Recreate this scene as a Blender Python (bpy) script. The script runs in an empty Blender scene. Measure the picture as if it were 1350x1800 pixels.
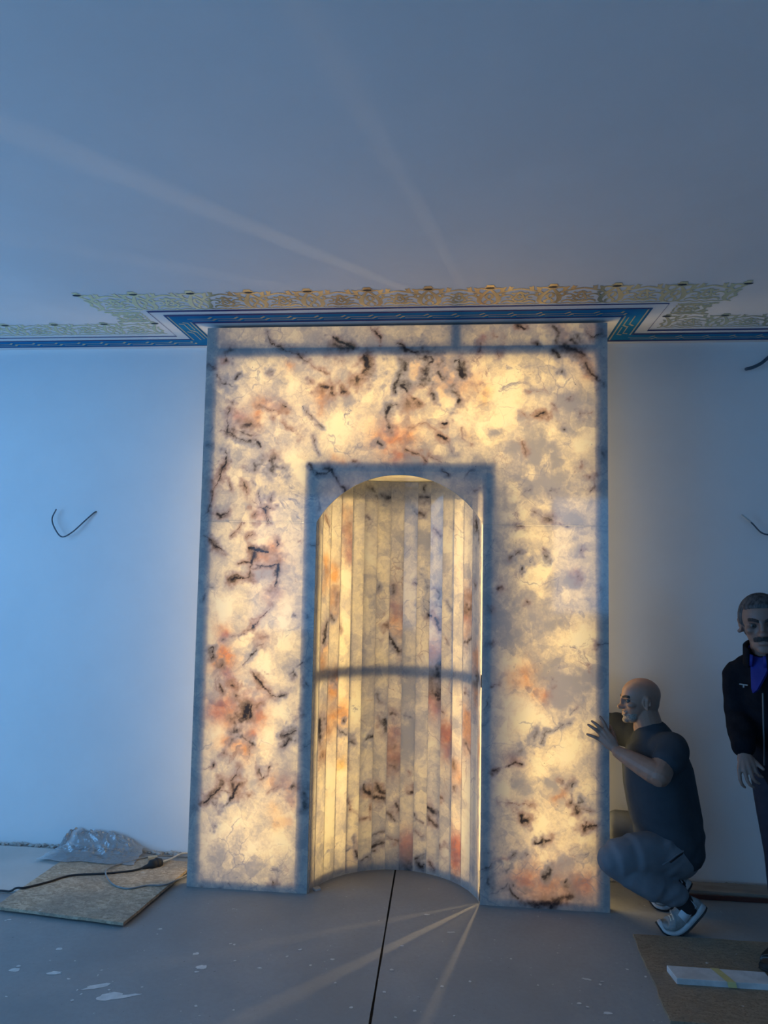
import bpy, bmesh, math, random
import numpy as np
from mathutils import Vector, Matrix, noise as mnoise

# ------------------------------------------------------------------ camera
sc = bpy.context.scene
C = sc.collection
PI = math.pi
def make_camera():
    cam = bpy.data.cameras.new('camera'); o = bpy.data.objects.new('camera', cam); C.objects.link(o)
    p, y, r = 0.0769, 0.0974, 0.0188                      # pitch up, yaw left, roll
    f = Vector((-math.sin(y)*math.cos(p), math.cos(y)*math.cos(p), math.sin(p)))
    rt = Vector((math.cos(y), math.sin(y), 0)); up = rt.cross(f)
    rt2 = rt*math.cos(r) + up*math.sin(r); up2 = up*math.cos(r) - rt*math.sin(r)
    m = Matrix((rt2, up2, -f)).transposed().to_4x4(); m.translation = (0.2977, -3.8656, 1.68)
    o.matrix_world = m
    cam.sensor_fit = 'VERTICAL'; cam.sensor_height = 36.0; cam.lens = 1289.4/1800*36.0
    cam.clip_start = 0.05
    sc.camera = o
make_camera()

# ------------------------------------------------------------------ exposure, sky, lights
sc.view_settings.view_transform = 'Standard'; sc.view_settings.look = 'None'
sc.view_settings.exposure = 0.0; sc.view_settings.gamma = 1.0
sc.view_settings.use_curve_mapping = False
sc.cycles.max_bounces = 8; sc.cycles.diffuse_bounces = 4; sc.cycles.transmission_bounces = 6
sc.cycles.transparent_max_bounces = 6
sc.cycles.caustics_reflective = False; sc.cycles.caustics_refractive = False
sc.cycles.sample_clamp_indirect = 4.0
sc.cycles.use_denoising = True
SKY = (0.185, 0.50, 1.0); LED = (1.0, 0.72, 0.35)
w = bpy.data.worlds.new('dusk_sky'); sc.world = w; w.use_nodes = True
w.node_tree.nodes['Background'].inputs[0].default_value = (*SKY, 1)
w.node_tree.nodes['Background'].inputs[1].default_value = 0.5

def area(name, loc, direction, sx, sy, power, col, spread=PI):
    l = bpy.data.lights.new(name, 'AREA'); l.shape = 'RECTANGLE'; l.size = sx; l.size_y = sy
    l.energy = power; l.color = col; l.spread = spread
    o = bpy.data.objects.new(name, l); C.objects.link(o); o.location = loc
    d = Vector(direction).normalized()
    o.rotation_euler = d.to_track_quat('-Z', 'Y' if abs(d.z) < .9 else 'X').to_euler()
    return o
H = 3.013; WY = 0.433; HW = 1.082; HT = 2.992; ZS = 1.9184; ZA = 2.178; OA = 0.442
# dusk daylight through the windows of the hall (left wall and rear wall)
area('window_light', (-4.40, -2.6, 1.55), (1, .12, 0), 3.4, 2.3, 108, SKY)
area('window_light', (-1.9, -7.9, 1.75), (0, 1, .05), 2.2, 2.2, 34, SKY)
area('window_light', (2.5, -7.9, 1.95), (-.05, 1, 0), 1.3, 1.8, 24, SKY)
# LED panels behind the translucent stone
P_J = 9.8
area('led_panel', (-.755, .20, 1.15), (0, -1, 0), .46, 2.2, P_J, LED)
area('led_panel', (.762, .20, 1.15), (0, -1, 0), .46, 2.2, P_J, LED)
area('led_panel', (0, .21, 2.60), (0, -1, 0), 1.98, .70, P_J*1.35, LED)
# LED strips beside and behind the niche and on the flanks of the light box
for s in (-1, 1):
    area('led_strip', (s*.56, .30, 1.1), (-s, -.1, 0), .17, 2.05, 7.5, LED)
    area('led_strip', (s*.985, .125, 1.25), (s, .15 if s > 0 else .55, 0), .09, 2.3, .8 if s > 0 else 1.5, LED)
area('led_strip', (.0, .427, 1.05), (0, -1, 0), .50, 1.9, 2.6, LED)
area('led_strip', (.0, .20, 2.235), (0, 0, -1), .70, .26, 1.3, LED)

# three narrow LED strips whose light slips out through the open joint at the right foot of the niche
for a_, r_, p_ in ((39.5, .20, 7.0), (12.5, .20, 3.6), (60.5, .20, 2.6)):
    a_ = math.radians(a_); d_ = (-math.sin(a_), -math.cos(a_), 0)
    area('led_strip', (.4425-d_[0]*r_, 0.021-d_[1]*r_, 1.1), d_, 0.006, 2.1, p_, LED)

# ------------------------------------------------------------------ helpers
def link(name, me, parent=None, mats=()):
    o = bpy.data.objects.new(name, me); C.objects.link(o)
    for m in (mats if isinstance(mats, (list, tuple)) else [mats]): me.materials.append(m)
    if parent: o.parent = parent
    return o
def poly(name, V, F, mat, parent=None, smooth=False):
    me = bpy.data.meshes.new(name); me.from_pydata([tuple(v) for v in V], [], F); me.update()
    if smooth: me.polygons.foreach_set('use_smooth', [True]*len(me.polygons))
    return link(name, me, parent, mat)
def bmobj(name, bm, mat, parent=None, smooth=False):
    bmesh.ops.recalc_face_normals(bm, faces=bm.faces)
    me = bpy.data.meshes.new(name); bm.to_mesh(me); bm.free()
    if smooth: me.polygons.foreach_set('use_smooth', [True]*len(me.polygons))
    return link(name, me, parent, mat)
def add_box(bm, x0, x1, y0, y1, z0, z1, bev=0):
    vs = [bm.verts.new(p) for p in ((x0,y0,z0),(x1,y0,z0),(x1,y1,z0),(x0,y1,z0),(x0,y0,z1),(x1,y0,z1),(x1,y1,z1),(x0,y1,z1))]
    fs = [bm.faces.new([vs[i] for i in f]) for f in ((3,2,1,0),(4,5,6,7),(0,1,5,4),(1,2,6,5),(2,3,7,6),(3,0,4,7))]
    if bev:
        es = list({e for f in fs for e in f.edges}); bmesh.ops.bevel(bm, geom=es, offset=bev, segments=2, affect='EDGES')
def box(name, x0, x1, y0, y1, z0, z1, mat, parent=None, bev=0):
    bm = bmesh.new(); add_box(bm, x0, x1, y0, y1, z0, z1, bev); return bmobj(name, bm, mat, parent)
def spline(P, n):
    P = [Vector(p) for p in P]; out = []
    for i in range(len(P)-1):
        a = P[i-1] if i else P[0]*2-P[1]; b = P[i]; c = P[i+1]; d = P[i+2] if i+2 < len(P) else P[-1]*2-P[-2]
        for k in range(n):
            t = k/n
            out.append(.5*((2*b)+(c-a)*t+(2*a-5*b+4*c-d)*t*t+(3*b-a-3*c+d)*t**3))
    out.append(P[-1]); return out
def add_tube(bm, P, R, seg=10, side=None, flat=1.0, caps=2):
    """tube along P, radii R (scalar or per point, or pair (along side, across)), rounded caps"""
    P = [Vector(p) for p in P]; n = len(P)
    if not isinstance(R, (list, tuple)): R = [R]*n
    R = [r if isinstance(r, (tuple, list)) else (r, r*flat) for r in R]
    rings = []; u = None
    T = []
    for i in range(n):
        t = (P[min(i+1, n-1)]-P[max(i-1, 0)]).normalized(); T.append(t)
    ext = []
    def capset(i, sgn):
        L = []
        for k in range(1, caps+1):
            a = k/(caps+1)*PI/2
            rr = max(R[i])
            L.append((P[i]+T[i]*sgn*min(R[i])*math.sin(a), T[i], (R[i][0]*math.cos(a), R[i][1]*math.cos(a))))
        return L
    seq = list(reversed(capset(0, -1)))+[(P[i], T[i], R[i]) for i in range(n)]+capset(n-1, 1)
    for c, t, r in seq:
        if u is None:
            u = Vector(side) if side is not None else (Vector((0,0,1)) if abs(t.z) < .9 else Vector((1,0,0)))
        u2 = Vector(side) if side is not None else u
        u2 = (u2-t*u2.dot(t)); u2 = u2.normalized() if u2.length > 1e-6 else u
        u = u2; v = t.cross(u)
        rings.append([bm.verts.new(c+u*r[0]*math.cos(2*PI*k/seg)+v*r[1]*math.sin(2*PI*k/seg)) for k in range(seg)])
    for a, b in zip(rings, rings[1:]):
        for k in range(seg): bm.faces.new((a[k], a[(k+1) % seg], b[(k+1) % seg], b[k]))
    bm.faces.new(list(reversed(rings[0]))); bm.faces.new(rings[-1])
def tube(name, P, R, mat, parent=None, seg=8, n=6, **k):
    bm = bmesh.new(); Q = spline(P, n) if n > 1 else P; add_tube(bm, Q, R, seg, **k); return bmobj(name, bm, mat, parent, True)
def remesh(o, voxel, smooth=4, fac=.5):
    m = o.modifiers.new('r', 'REMESH'); m.mode = 'VOXEL'; m.voxel_size = voxel; m.use_smooth_shade = True
    if smooth:
        s = o.modifiers.new('s', 'SMOOTH'); s.iterations = smooth; s.factor = fac
    bpy.context.view_layer.update()
    dg = bpy.context.evaluated_depsgraph_get()
    me = bpy.data.meshes.new_from_object(o.evaluated_get(dg)); mats = list(o.data.materials)
    o.modifiers.clear(); o.data = me
    if not me.materials:
        for x in mats: me.materials.append(x)
    me.polygons.foreach_set('use_smooth', [True]*len(me.polygons))
    return o
def thing(name, label, cat, loc=(0,0,0), group=None):
    o = bpy.data.objects.new(name, None); C.objects.link(o); o.location = loc; o.empty_display_size = .1
    return tag(o, label, cat, group)
def tag(o, label, cat, group=None):
    o['label'] = label; o['category'] = cat
    if group: o['group'] = group
    return o
def struct(o, label=None, cat=None):
    o['kind'] = 'structure'
    if label: o['label'] = label
    if cat: o['category'] = cat
    return o

# ------------------------------------------------------------------ materials
def mat(name):
    m = bpy.data.materials.new(name); m.use_nodes = True; nt = m.node_tree; nt.nodes.clear()
    return m, nt
class G:
    """small node-graph helper"""
    def __init__(s, nt): s.nt = nt
    def n(s, typ, **kw):
        x = s.nt.nodes.new(typ)
        for k, v in kw.items(): setattr(x, k, v)
        return x
    def set(s, sock, v):
        if hasattr(v, 'is_output') or isinstance(v, bpy.types.NodeSocket): s.nt.links.new(v, sock)
        elif v is not None:
            if isinstance(v, (tuple, list)) and len(v) == 3 and sock.type == 'RGBA': v = (*v, 1)
            sock.default_value = v
    def math(s, op, a, b=None, clamp=False):
        x = s.n('ShaderNodeMath', operation=op, use_clamp=clamp); s.set(x.inputs[0], a); s.set(x.inputs[1], b); return x.outputs[0]
    def mix(s, f, a, b, blend='MIX'):
        x = s.n('ShaderNodeMix', data_type='RGBA', blend_type=blend); s.set(x.inputs[0], f); s.set(x.inputs[6], a); s.set(x.inputs[7], b); return x.outputs[2]
    def noise(s, scale, detail=4, rough=.55, vec=None, dist=0, col=False):
        x = s.n('ShaderNodeTexNoise'); x.inputs['Scale'].default_value = scale; x.inputs['Detail'].default_value = detail
        x.inputs['Roughness'].default_value = rough; x.inputs['Distortion'].default_value = dist
        if vec is not None: s.set(x.inputs['Vector'], vec)
        return x.outputs[1 if col else 0]
    def vor(s, scale, feature='F1', vec=None, out=0, rand=1.0):
        x = s.n('ShaderNodeTexVoronoi', feature=feature); x.inputs['Scale'].default_value = scale; x.inputs['Randomness'].default_value = rand
        if vec is not None: s.set(x.inputs['Vector'], vec)
        return x.outputs[out]
    def ramp(s, f, a, b, c=0.0, d=1.0):
        x = s.n('ShaderNodeMapRange', interpolation_type='SMOOTHSTEP'); s.set(x.inputs[0], f)
        for i, v in enumerate((a, b, c, d)): x.inputs[i+1].default_value = v
        return x.outputs[0]
    def coord(s): return s.n('ShaderNodeTexCoord').outputs['Object']
    def warp(s, vec, scale, amt):
        x = s.noise(scale, 3, .5, vec, col=True)
        a = s.n('ShaderNodeVectorMath', operation='SUBTRACT'); s.set(a.inputs[0], x); a.inputs[1].default_value = (.5,.5,.5)
        b = s.n('ShaderNodeVectorMath', operation='SCALE'); s.set(b.inputs[0], a.outputs[0]); b.inputs[3].default_value = amt
        c = s.n('ShaderNodeVectorMath', operation='ADD'); s.set(c.inputs[0], vec); s.set(c.inputs[1], b.outputs[0]); return c.outputs[0]
    def stretch(s, vec, sc_):
        x = s.n('ShaderNodeVectorMath', operation='MULTIPLY'); s.set(x.inputs[0], vec); x.inputs[1].default_value = sc_; return x.outputs[0]
    def bump(s, h, strength, dist=.01):
        x = s.n('ShaderNodeBump'); x.inputs['Strength'].default_value = strength; x.inputs['Distance'].default_value = dist; s.set(x.inputs['Height'], h); return x.outputs[0]
    def pbsdf(s, col, rough=.6, metal=0, normal=None, spec=.4, **kw):
        x = s.n('ShaderNodeBsdfPrincipled'); s.set(x.inputs['Base Color'], col); s.set(x.inputs['Roughness'], rough); x.inputs['Metallic'].default_value = metal
        x.inputs['Specular IOR Level'].default_value = spec
        if normal is not None: s.set(x.inputs['Normal'], normal)
        for k, v in kw.items(): s.set(x.inputs[k.replace('_', ' ')], v)
        return x.outputs[0]
    def out(s, sh): s.nt.links.new(sh, s.n('ShaderNodeOutputMaterial').inputs[0])

def simple(name, c1, c2, scale=8, rough=.6, metal=0, bump=0, bscale=60, spec=.4, stretch=None, **kw):
    m, nt = mat(name); g = G(nt); v = g.coord()
    if stretch: v = g.stretch(v, stretch)
    f = g.ramp(g.noise(scale, 5, .6, v), .3, .7)
    nb = g.bump(g.noise(bscale, 4, .6, v), bump, .004) if bump else None
    g.out(g.pbsdf(g.mix(f, c1, c2), rough, metal, nb, spec, **kw)); return m

M = {}
M['wall'] = simple('wall_paint', (.78,.78,.775), (.82,.82,.81), 2.0, .75, bump=.05, bscale=180, spec=.2)
M['ceiling'] = simple('ceiling_paint', (.76,.76,.76), (.80,.80,.80), 1.5, .8, spec=.15)
M['plain_wall'] = simple('rear_wall_paint', (.55,.55,.55), (.60,.60,.59), 2.0, .8)
M['frame_white'] = simple('white_window_frame', (.75,.75,.75), (.8,.8,.8), 4, .4)
M['steel'] = simple('steel_tube', (.08,.08,.085), (.12,.12,.12), 10, .5, .6)
M['blue'] = simple('blue_band_paint', (.010,.19,.40), (.014,.22,.46), 12, .7, spec=.1)
M['navy'] = simple('navy_line_paint', (.006,.012,.14), (.008,.016,.17), 12, .5)
M['cream_line'] = simple('pale_gold_line_paint', (.50,.45,.30), (.56,.50,.34), 20, .45, .35)
M['gold'] = simple('gold_filigree_paint', (.95,.73,.36), (1.0,.78,.40), 30, .22, .9)
M['dark_dot'] = simple('dark_flower_centre', (.01,.012,.02), (.02,.02,.03), 20, .5)
M['plasterboard'] = simple('grey_plasterboard', (.50,.49,.46), (.56,.55,.52), 3, .8, bump=.1)
M['black_rubber'] = simple('black_rubber', (.012,.012,.014), (.02,.02,.022), 30, .5)
M['white_cable'] = simple('white_cable_sheath', (.52,.52,.50), (.60,.60,.57), 30, .5)
M['grey_cable'] = simple('grey_cable_sheath', (.20,.20,.195), (.27,.27,.26), 30, .5)
M['grey_wire'] = simple('grey_wire_sheath', (.07,.10,.13), (.10,.13,.16), 30, .5)
M['skin'] = simple('skin', (.27,.15,.105), (.33,.185,.13), 14, .5, bump=.12, bscale=220)
M['skin2'] = simple('skin_weathered', (.20,.12,.095), (.24,.145,.11), 14, .5, bump=.12, bscale=220)
M['lip'] = simple('lip_skin', (.30,.12,.10), (.34,.15,.12), 20, .5)
M['eye'] = simple('eye_white', (.07,.066,.064), (.09,.085,.08), 10, .3)
M['iris'] = simple('dark_iris', (.02,.015,.01), (.03,.02,.015), 40, .15)
M['beard'] = simple('white_stubble', (.17,.14,.115), (.31,.275,.24), 170, .8, bump=.6, bscale=260)
M['brow'] = simple('dark_brow_hair', (.015,.013,.013), (.04,.035,.033), 150, .7, bump=.6, bscale=300)
M['hair'] = simple('grey_dark_hair', (.02,.02,.022), (.10,.10,.10), 60, .6, bump=.8, bscale=160, stretch=(1,1,.3))
M['moustache'] = simple('dark_moustache_hair', (.012,.011,.011), (.045,.042,.04), 120, .7, bump=.7, bscale=240)
M['shirt'] = simple('dark_grey_tshirt_cotton', (.036,.043,.052), (.050,.058,.068), 5, .85, bump=.3, bscale=30, spec=.1)
M['trousers'] = simple('grey_jersey_trousers', (.135,.148,.165), (.175,.188,.205), 6, .85, bump=.3, bscale=26, spec=.1)
M['sock'] = simple('black_sock', (.008,.008,.01), (.014,.014,.016), 30, .9)
M['shoe'] = simple('grey_suede_shoe', (.21,.22,.22), (.29,.30,.29), 40, .8, bump=.2, bscale=160)
M['shoe_patch'] = simple('pale_shoe_panel', (.42,.46,.50), (.50,.54,.56), 30, .6)
M['sole'] = simple('pale_shoe_sole', (.36,.38,.39), (.45,.46,.46), 20, .6, bump=.2, bscale=90)
M['outsole'] = simple('black_outsole', (.012,.012,.013), (.02,.02,.02), 20, .7)
M['lace'] = simple('cream_shoelace', (.55,.50,.40), (.62,.58,.48), 40, .8)
M['jacket'] = simple('black_fleece_jacket', (.006,.007,.010), (.010,.011,.015), 20, .95, bump=.4, bscale=140, spec=.08)
M['blue_shirt'] = simple('royal_blue_shirt', (.006,.012,.14), (.010,.018,.18), 10, .7, bump=.2, bscale=60)
M['jeans'] = simple('dark_navy_jeans', (.008,.011,.022), (.014,.018,.032), 40, .85, bump=.3, bscale=90)
M['dark_shoe'] = simple('dark_leather_shoe', (.012,.011,.010), (.02,.018,.016), 20, .4)
M['marble'] = simple('white_marble_offcut', (.50,.49,.47), (.66,.65,.63), 14, .35)
M['tape'] = simple('yellow_paper_tape', (.52,.44,.17), (.60,.51,.22), 20, .7)
M['rubble'] = simple('grey_mortar_rubble', (.30,.29,.27), (.5,.48,.44), 50, .9, bump=.6, bscale=80)
M['splash'] = simple('pale_plaster_splash', (.52,.52,.50), (.66,.65,.62), 30, .9)
M['joint'] = simple('dark_joint', (.02,.02,.02), (.04,.038,.035), 80, .9)
M['batten'] = simple('dusty_grey_board', (.27,.23,.19), (.38,.33,.27), 12, .8, bump=.3, stretch=(.3,1,1))
M['redwood'] = simple('dark_red_painted_wood', (.07,.02,.015), (.11,.035,.025), 12, .6, stretch=(.3,1,1))
M['wood_chip'] = simple('pale_wood_offcut', (.45,.36,.24), (.55,.45,.31), 20, .7)
def floor_mat():
    m, nt = mat('screed_floor'); g = G(nt); v = g.coord()
    big = g.ramp(g.noise(1.3, 4, .6, v), .3, .7); fine = g.ramp(g.noise(45, 4, .6, v), .3, .7)
    c = g.mix(big, (.245,.250,.248), (.315,.320,.316)); c = g.mix(g.math('MULTIPLY', fine, .22), c, (.21,.20,.19))
    vv = g.warp(v, 20, .05)
    d = g.vor(9, vec=vv); cell = g.vor(9, vec=vv, out=1)
    sep = g.n('ShaderNodeSeparateColor'); g.set(sep.inputs[0], cell)
    spot = g.math('MULTIPLY', g.ramp(d, .05, .02 , 0, 1), g.math('GREATER_THAN', sep.outputs[0], .45))
    d2 = g.vor(26, vec=vv); spot2 = g.math('MULTIPLY', g.ramp(d2, .12, .05), g.math('GREATER_THAN', g.noise(5, 2, .5, v), .56))
    sp = g.math('MAXIMUM', spot, g.math('MULTIPLY', spot2, .7), True)
    c = g.mix(sp, c, (.55,.54,.52))
    dk = g.ramp(g.noise(60, 2, .5, g.stretch(v, (1,1,1))), .70, .78); c = g.mix(g.math('MULTIPLY', dk, .5), c, (.07,.065,.06))
    g.out(g.pbsdf(c, .62, 0, g.bump(g.noise(70, 4, .6, v), .12, .004), .35)); return m
M['floor'] = floor_mat()
def osb_mat(name, c1, c2, c3, sc_=1.0):
    m, nt = mat(name); g = G(nt); v = g.coord()
    vv = g.warp(v, 12, .06)
    cell = g.vor(38*sc_, vec=g.stretch(vv, (1, 2.2, 1)), out=1); sep = g.n('ShaderNodeSeparateColor'); g.set(sep.inputs[0], cell)
    c = g.mix(sep.outputs[0], c1, c2); c = g.mix(g.ramp(g.noise(90, 4, .7, v), .45, .75), c, c3)
    c = g.mix(g.math('MULTIPLY', g.ramp(g.noise(3, 4, .6, v), .4, .7), .5), c, (.20,.185,.16))
    spots = g.ramp(g.vor(13, vec=g.warp(v, 30, .04)), .13, .07); spots = g.math('MULTIPLY', spots, g.math('GREATER_THAN', g.noise(4, 2, .5, v), .5))
    c = g.mix(spots, c, (.55,.52,.47))
    g.out(g.pbsdf(c, .8, 0, g.bump(g.noise(60, 5, .7, v), .5, .004), .2)); return m
M['chipboard'] = osb_mat('dusty_chipboard', (.37,.275,.185), (.60,.47,.335), (.24,.178,.12))
M['osb'] = osb_mat('strand_board', (.27,.19,.12), (.35,.255,.165), (.17,.12,.075))
def film_mat():
    m, nt = mat('clear_plastic_film'); g = G(nt); v = g.coord()
    t = g.n('ShaderNodeBsdfTransparent'); t.inputs[0].default_value = (.93,.95,.96,1)
    gl = g.n('ShaderNodeBsdfGlossy'); gl.inputs['Roughness'].default_value = .10; gl.inputs[0].default_value = (.9,.93,.95,1)
    df = g.n('ShaderNodeBsdfDiffuse'); df.inputs[0].default_value = (.8,.85,.9,1)
    a = g.n('ShaderNodeMixShader'); a.inputs[0].default_value = .20; g.set(a.inputs[1], t.outputs[0]); g.set(a.inputs[2], df.outputs[0])
    b = g.n('ShaderNodeMixShader'); fr = g.n('ShaderNodeFresnel'); fr.inputs[0].default_value = 1.9
    g.set(b.inputs[0], fr.outputs[0]); g.set(b.inputs[1], a.outputs[0]); g.set(b.inputs[2], gl.outputs[0]); g.out(b.outputs[0]); return m
M['film'] = film_mat()

def stone_mat():
    """backlit translucent quartz stone; mineral stains come from the 'stain' and 'tone' attributes of the slab"""
    m, nt = mat('translucent_quartz_stone'); g = G(nt); v = g.coord()
    st = g.n('ShaderNodeAttribute', attribute_name='stain'); s1 = g.n('ShaderNodeSeparateColor'); g.set(s1.inputs[0], st.outputs['Color'])
    tn = g.n('ShaderNodeAttribute', attribute_name='tone'); s2 = g.n('ShaderNodeSeparateColor'); g.set(s2.inputs[0], tn.outputs['Color'])
    dark, orange, purple, grey = s1.outputs[0], s1.outputs[1], s1.outputs[2], st.outputs['Alpha']
    bright, yellow, bal = s2.outputs[0], s2.outputs[1], s2.outputs[2]
    vv = g.warp(v, 7, .10); vf = g.warp(v, 30, .03)
    # crystal blocks
    c1 = g.n('ShaderNodeSeparateColor'); g.set(c1.inputs[0], g.vor(9, vec=vv, out=1))
    c2 = g.n('ShaderNodeSeparateColor'); g.set(c2.inputs[0], g.vor(24, vec=g.warp(v, 14, .06), out=1))
    cloud = g.ramp(g.noise(6.5, 7, .62, v, .6), .32, .68)
    fine = g.noise(60, 6, .7, vf)
    mixv = g.math('ADD', g.math('MULTIPLY', cloud, .40), g.math('ADD', g.math('MULTIPLY', c1.outputs[0], .34), g.math('MULTIPLY', c2.outputs[1], .26)))
    mixv = g.math('ADD', mixv, g.math('MULTIPLY', g.math('ADD', g.math('SUBTRACT', fine, .5), g.math('SUBTRACT', g.noise(19, 8, .68, vv, 1.2), .5)), .75))
    mixv = g.math('ADD', mixv, g.math('SUBTRACT', g.math('MULTIPLY', bright, .55), g.math('MULTIPLY', grey, .66)), True)
    t = g.n('ShaderNodeValToRGB'); g.set(t.inputs[0], mixv); cr = t.color_ramp
    cr.elements[0].position = .0; cr.elements[0].color = (.36,.34,.33,1)
    cr.elements[1].position = 1.0; cr.elements[1].color = (1.0,.95,.64,1)
    for p, c in ((.28,(.51,.465,.40,1)), (.52,(.71,.635,.46,1)), (.74,(.90,.79,.51,1))):
        e = cr.elements.new(p); e.color = c
    T = g.mix(1.0, t.outputs[0], g.mix(g.ramp(g.noise(2.6, 5, .6, g.warp(v, 4, .2)), .38, .66), (1.02,.98,.88), (.97,.95,1.0)), 'MULTIPLY')
    T = g.mix(1.0, T, g.n('ShaderNodeCombineColor').outputs[0], 'MULTIPLY')
    cc_ = T.node.inputs[7].links[0].from_node; [g.set(cc_.inputs[k_], bal) for k_ in range(3)]
    T = g.mix(yellow, T, (1.05,.74,.16), 'MULTIPLY')
    T = g.mix(g.math('MULTIPLY', orange, 1.25, True), T, (.98,.56,.24), 'MULTIPLY')
    T = g.mix(g.math('MULTIPLY', purple, 1.15, True), T, (.70,.47,.52), 'MULTIPLY')
    # procedural veinlets
    ed = g.vor(7.5, 'DISTANCE_TO_EDGE', g.warp(g.warp(v, 5, .16), 24, .03))
    msk = g.ramp(g.noise(3.2, 3, .55, v), .50, .62)
    vein = g.math('MULTIPLY', g.ramp(ed, .04, .0), msk)
    ed2 = g.vor(17, 'DISTANCE_TO_EDGE', g.warp(g.warp(v, 9, .10), 40, .02))
    vein2 = g.math('MULTIPLY', g.ramp(ed2, .05, .008), g.ramp(g.noise(4.3, 3, .5, g.stretch(v, (1.1,1,.9))), .54, .66))
    vn = g.math('ADD', g.math('MULTIPLY', vein, .26), g.math('MULTIPLY', vein2, .20))
    speck = g.math('MULTIPLY', g.ramp(g.vor(30, vec=v), .09, .04), g.math('GREATER_THAN', g.noise(7, 2, .5, v), .60))
    vn = g.math('ADD', vn, g.math('MULTIPLY', speck, .6), True)
    dn = g.math('MULTIPLY', dark, g.math('ADD', .62, g.math('MULTIPLY', g.noise(55, 5, .75, vf), .76)), True)
    smoke = g.math('MULTIPLY', g.ramp(g.noise(4.6, 9, .74, g.warp(v, 8, .12), .8), .575, .70), .42)
    D = g.math('MAXIMUM', dn, g.math('MAXIMUM', vn, smoke), True)
    halo = g.ramp(D, .02, .36)
    T = g.mix(g.math('MULTIPLY', halo, .84), T, g.mix(g.ramp(g.noise(3.1, 3, .5, v), .40, .60), (.40,.25,.15), (.27,.26,.33)))
    T = g.mix(g.ramp(D, .30, .98), T, (.028,.024,.028))
    Rr = g.mix(g.ramp(mixv, .1, .9), (.50,.51,.51), (.64,.64,.62))
    Rr = g.mix(g.math('MULTIPLY', orange, .7, True), Rr, (.38,.25,.16)); Rr = g.mix(g.math('MULTIPLY', purple, .7, True), Rr, (.32,.24,.25))
    Rr = g.mix(g.ramp(D, .05, .9), Rr, (.035,.036,.042))
    tr = g.n('ShaderNodeBsdfTranslucent'); g.set(tr.inputs[0], T)
    df = g.n('ShaderNodeBsdfDiffuse'); g.set(df.inputs[0], Rr)
    a = g.n('ShaderNodeMixShader'); a.inputs[0].default_value = .42; g.set(a.inputs[1], df.outputs[0]); g.set(a.inputs[2], tr.outputs[0])
    gl = g.n('ShaderNodeBsdfGlossy'); gl.inputs['Roughness'].default_value = .06
    fr = g.n('ShaderNodeFresnel'); fr.inputs[0].default_value = 1.5
    geo = g.n('ShaderNodeNewGeometry')
    ff = g.math('MULTIPLY', fr.outputs[0], g.math('SUBTRACT', 1.0, geo.outputs['Backfacing']))
    b = g.n('ShaderNodeMixShader'); g.set(b.inputs[0], ff); g.set(b.inputs[1], a.outputs[0]); g.set(b.inputs[2], gl.outputs[0])
    g.out(b.outputs[0]); return m
M['stone'] = stone_mat()

# ------------------------------------------------------------------ the hall
XL, XR, YR = -4.5, 4.5, -8.0
def holed_wall(name, plane, lo, hi, holes, th, mat_, sgn):
    """wall at x=plane or y=plane running lo..hi with rectangular window holes (a0,a1,z0,z1)"""
    bm = bmesh.new(); cur = lo
    def piece(a0, a1, z0, z1):
        if a1-a0 < 1e-4 or z1-z0 < 1e-4: return
        p0, p1 = sorted((plane[1], plane[1]+sgn*th))
        if plane[0] == 'x': add_box(bm, p0, p1, a0, a1, z0, z1)
        else: add_box(bm, a0, a1, p0, p1, z0, z1)
    for a0, a1, z0, z1 in holes:
        piece(cur, a0, 0, H); piece(a0, a1, 0, z0); piece(a0, a1, z1, H); cur = a1
    piece(cur, hi, 0, H)
    return struct(bmobj(name, bm, mat_))
box('wall_front', XL, XR, WY, WY+.2, -.02, H+.02, M['wall'])
struct(bpy.data.objects['wall_front'])
holed_wall('wall_left', ('x', XL), YR, WY, [(-4.4, -.8, .35, 2.75)], .25, M['plain_wall'], -1)
holed_wall('wall_right', ('x', XR), YR, WY, [], .25, M['plain_wall'], 1)
REAR = [(-3.1, -.7, .6, 2.9), (1.72, 3.1, .9, 2.9)]
holed_wall('wall_rear', ('y', YR), XL, XR, REAR, .25, M['plain_wall'], -1)
def window(name, plane, a0, a1, z0, z1, nm, nz, depth):
    fr = bmesh.new()
    def b(u0, u1, q0, q1, bm_):
        if plane[0] == 'x': add_box(bm_, plane[1]-depth, plane[1]-depth+.06, u0, u1, q0, q1)
        else: add_box(bm_, u0, u1, plane[1]-depth, plane[1]-depth+.06, q0, q1)
    for u0, u1, q0, q1 in ((a0, a0+.06, z0, z1), (a1-.06, a1, z0, z1), (a0+.06, a1-.06, z0, z0+.06), (a0+.06, a1-.06, z1-.06, z1)): b(u0, u1, q0, q1, fr)
    for k in range(1, nm): b(a0+(a1-a0)*k/nm-.03, a0+(a1-a0)*k/nm+.03, z0+.06, z1-.06, fr)
    o = struct(bmobj(name, fr, M['frame_white'])); return o
window('window_1', ('x', XL), -4.4, -.8, .35, 2.75, 3, 1, .18)
window('window_2', ('y', YR), *REAR[0], 2, 1, .18)
window('window_3', ('y', YR), *REAR[1], 1, 1, .18)
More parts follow.
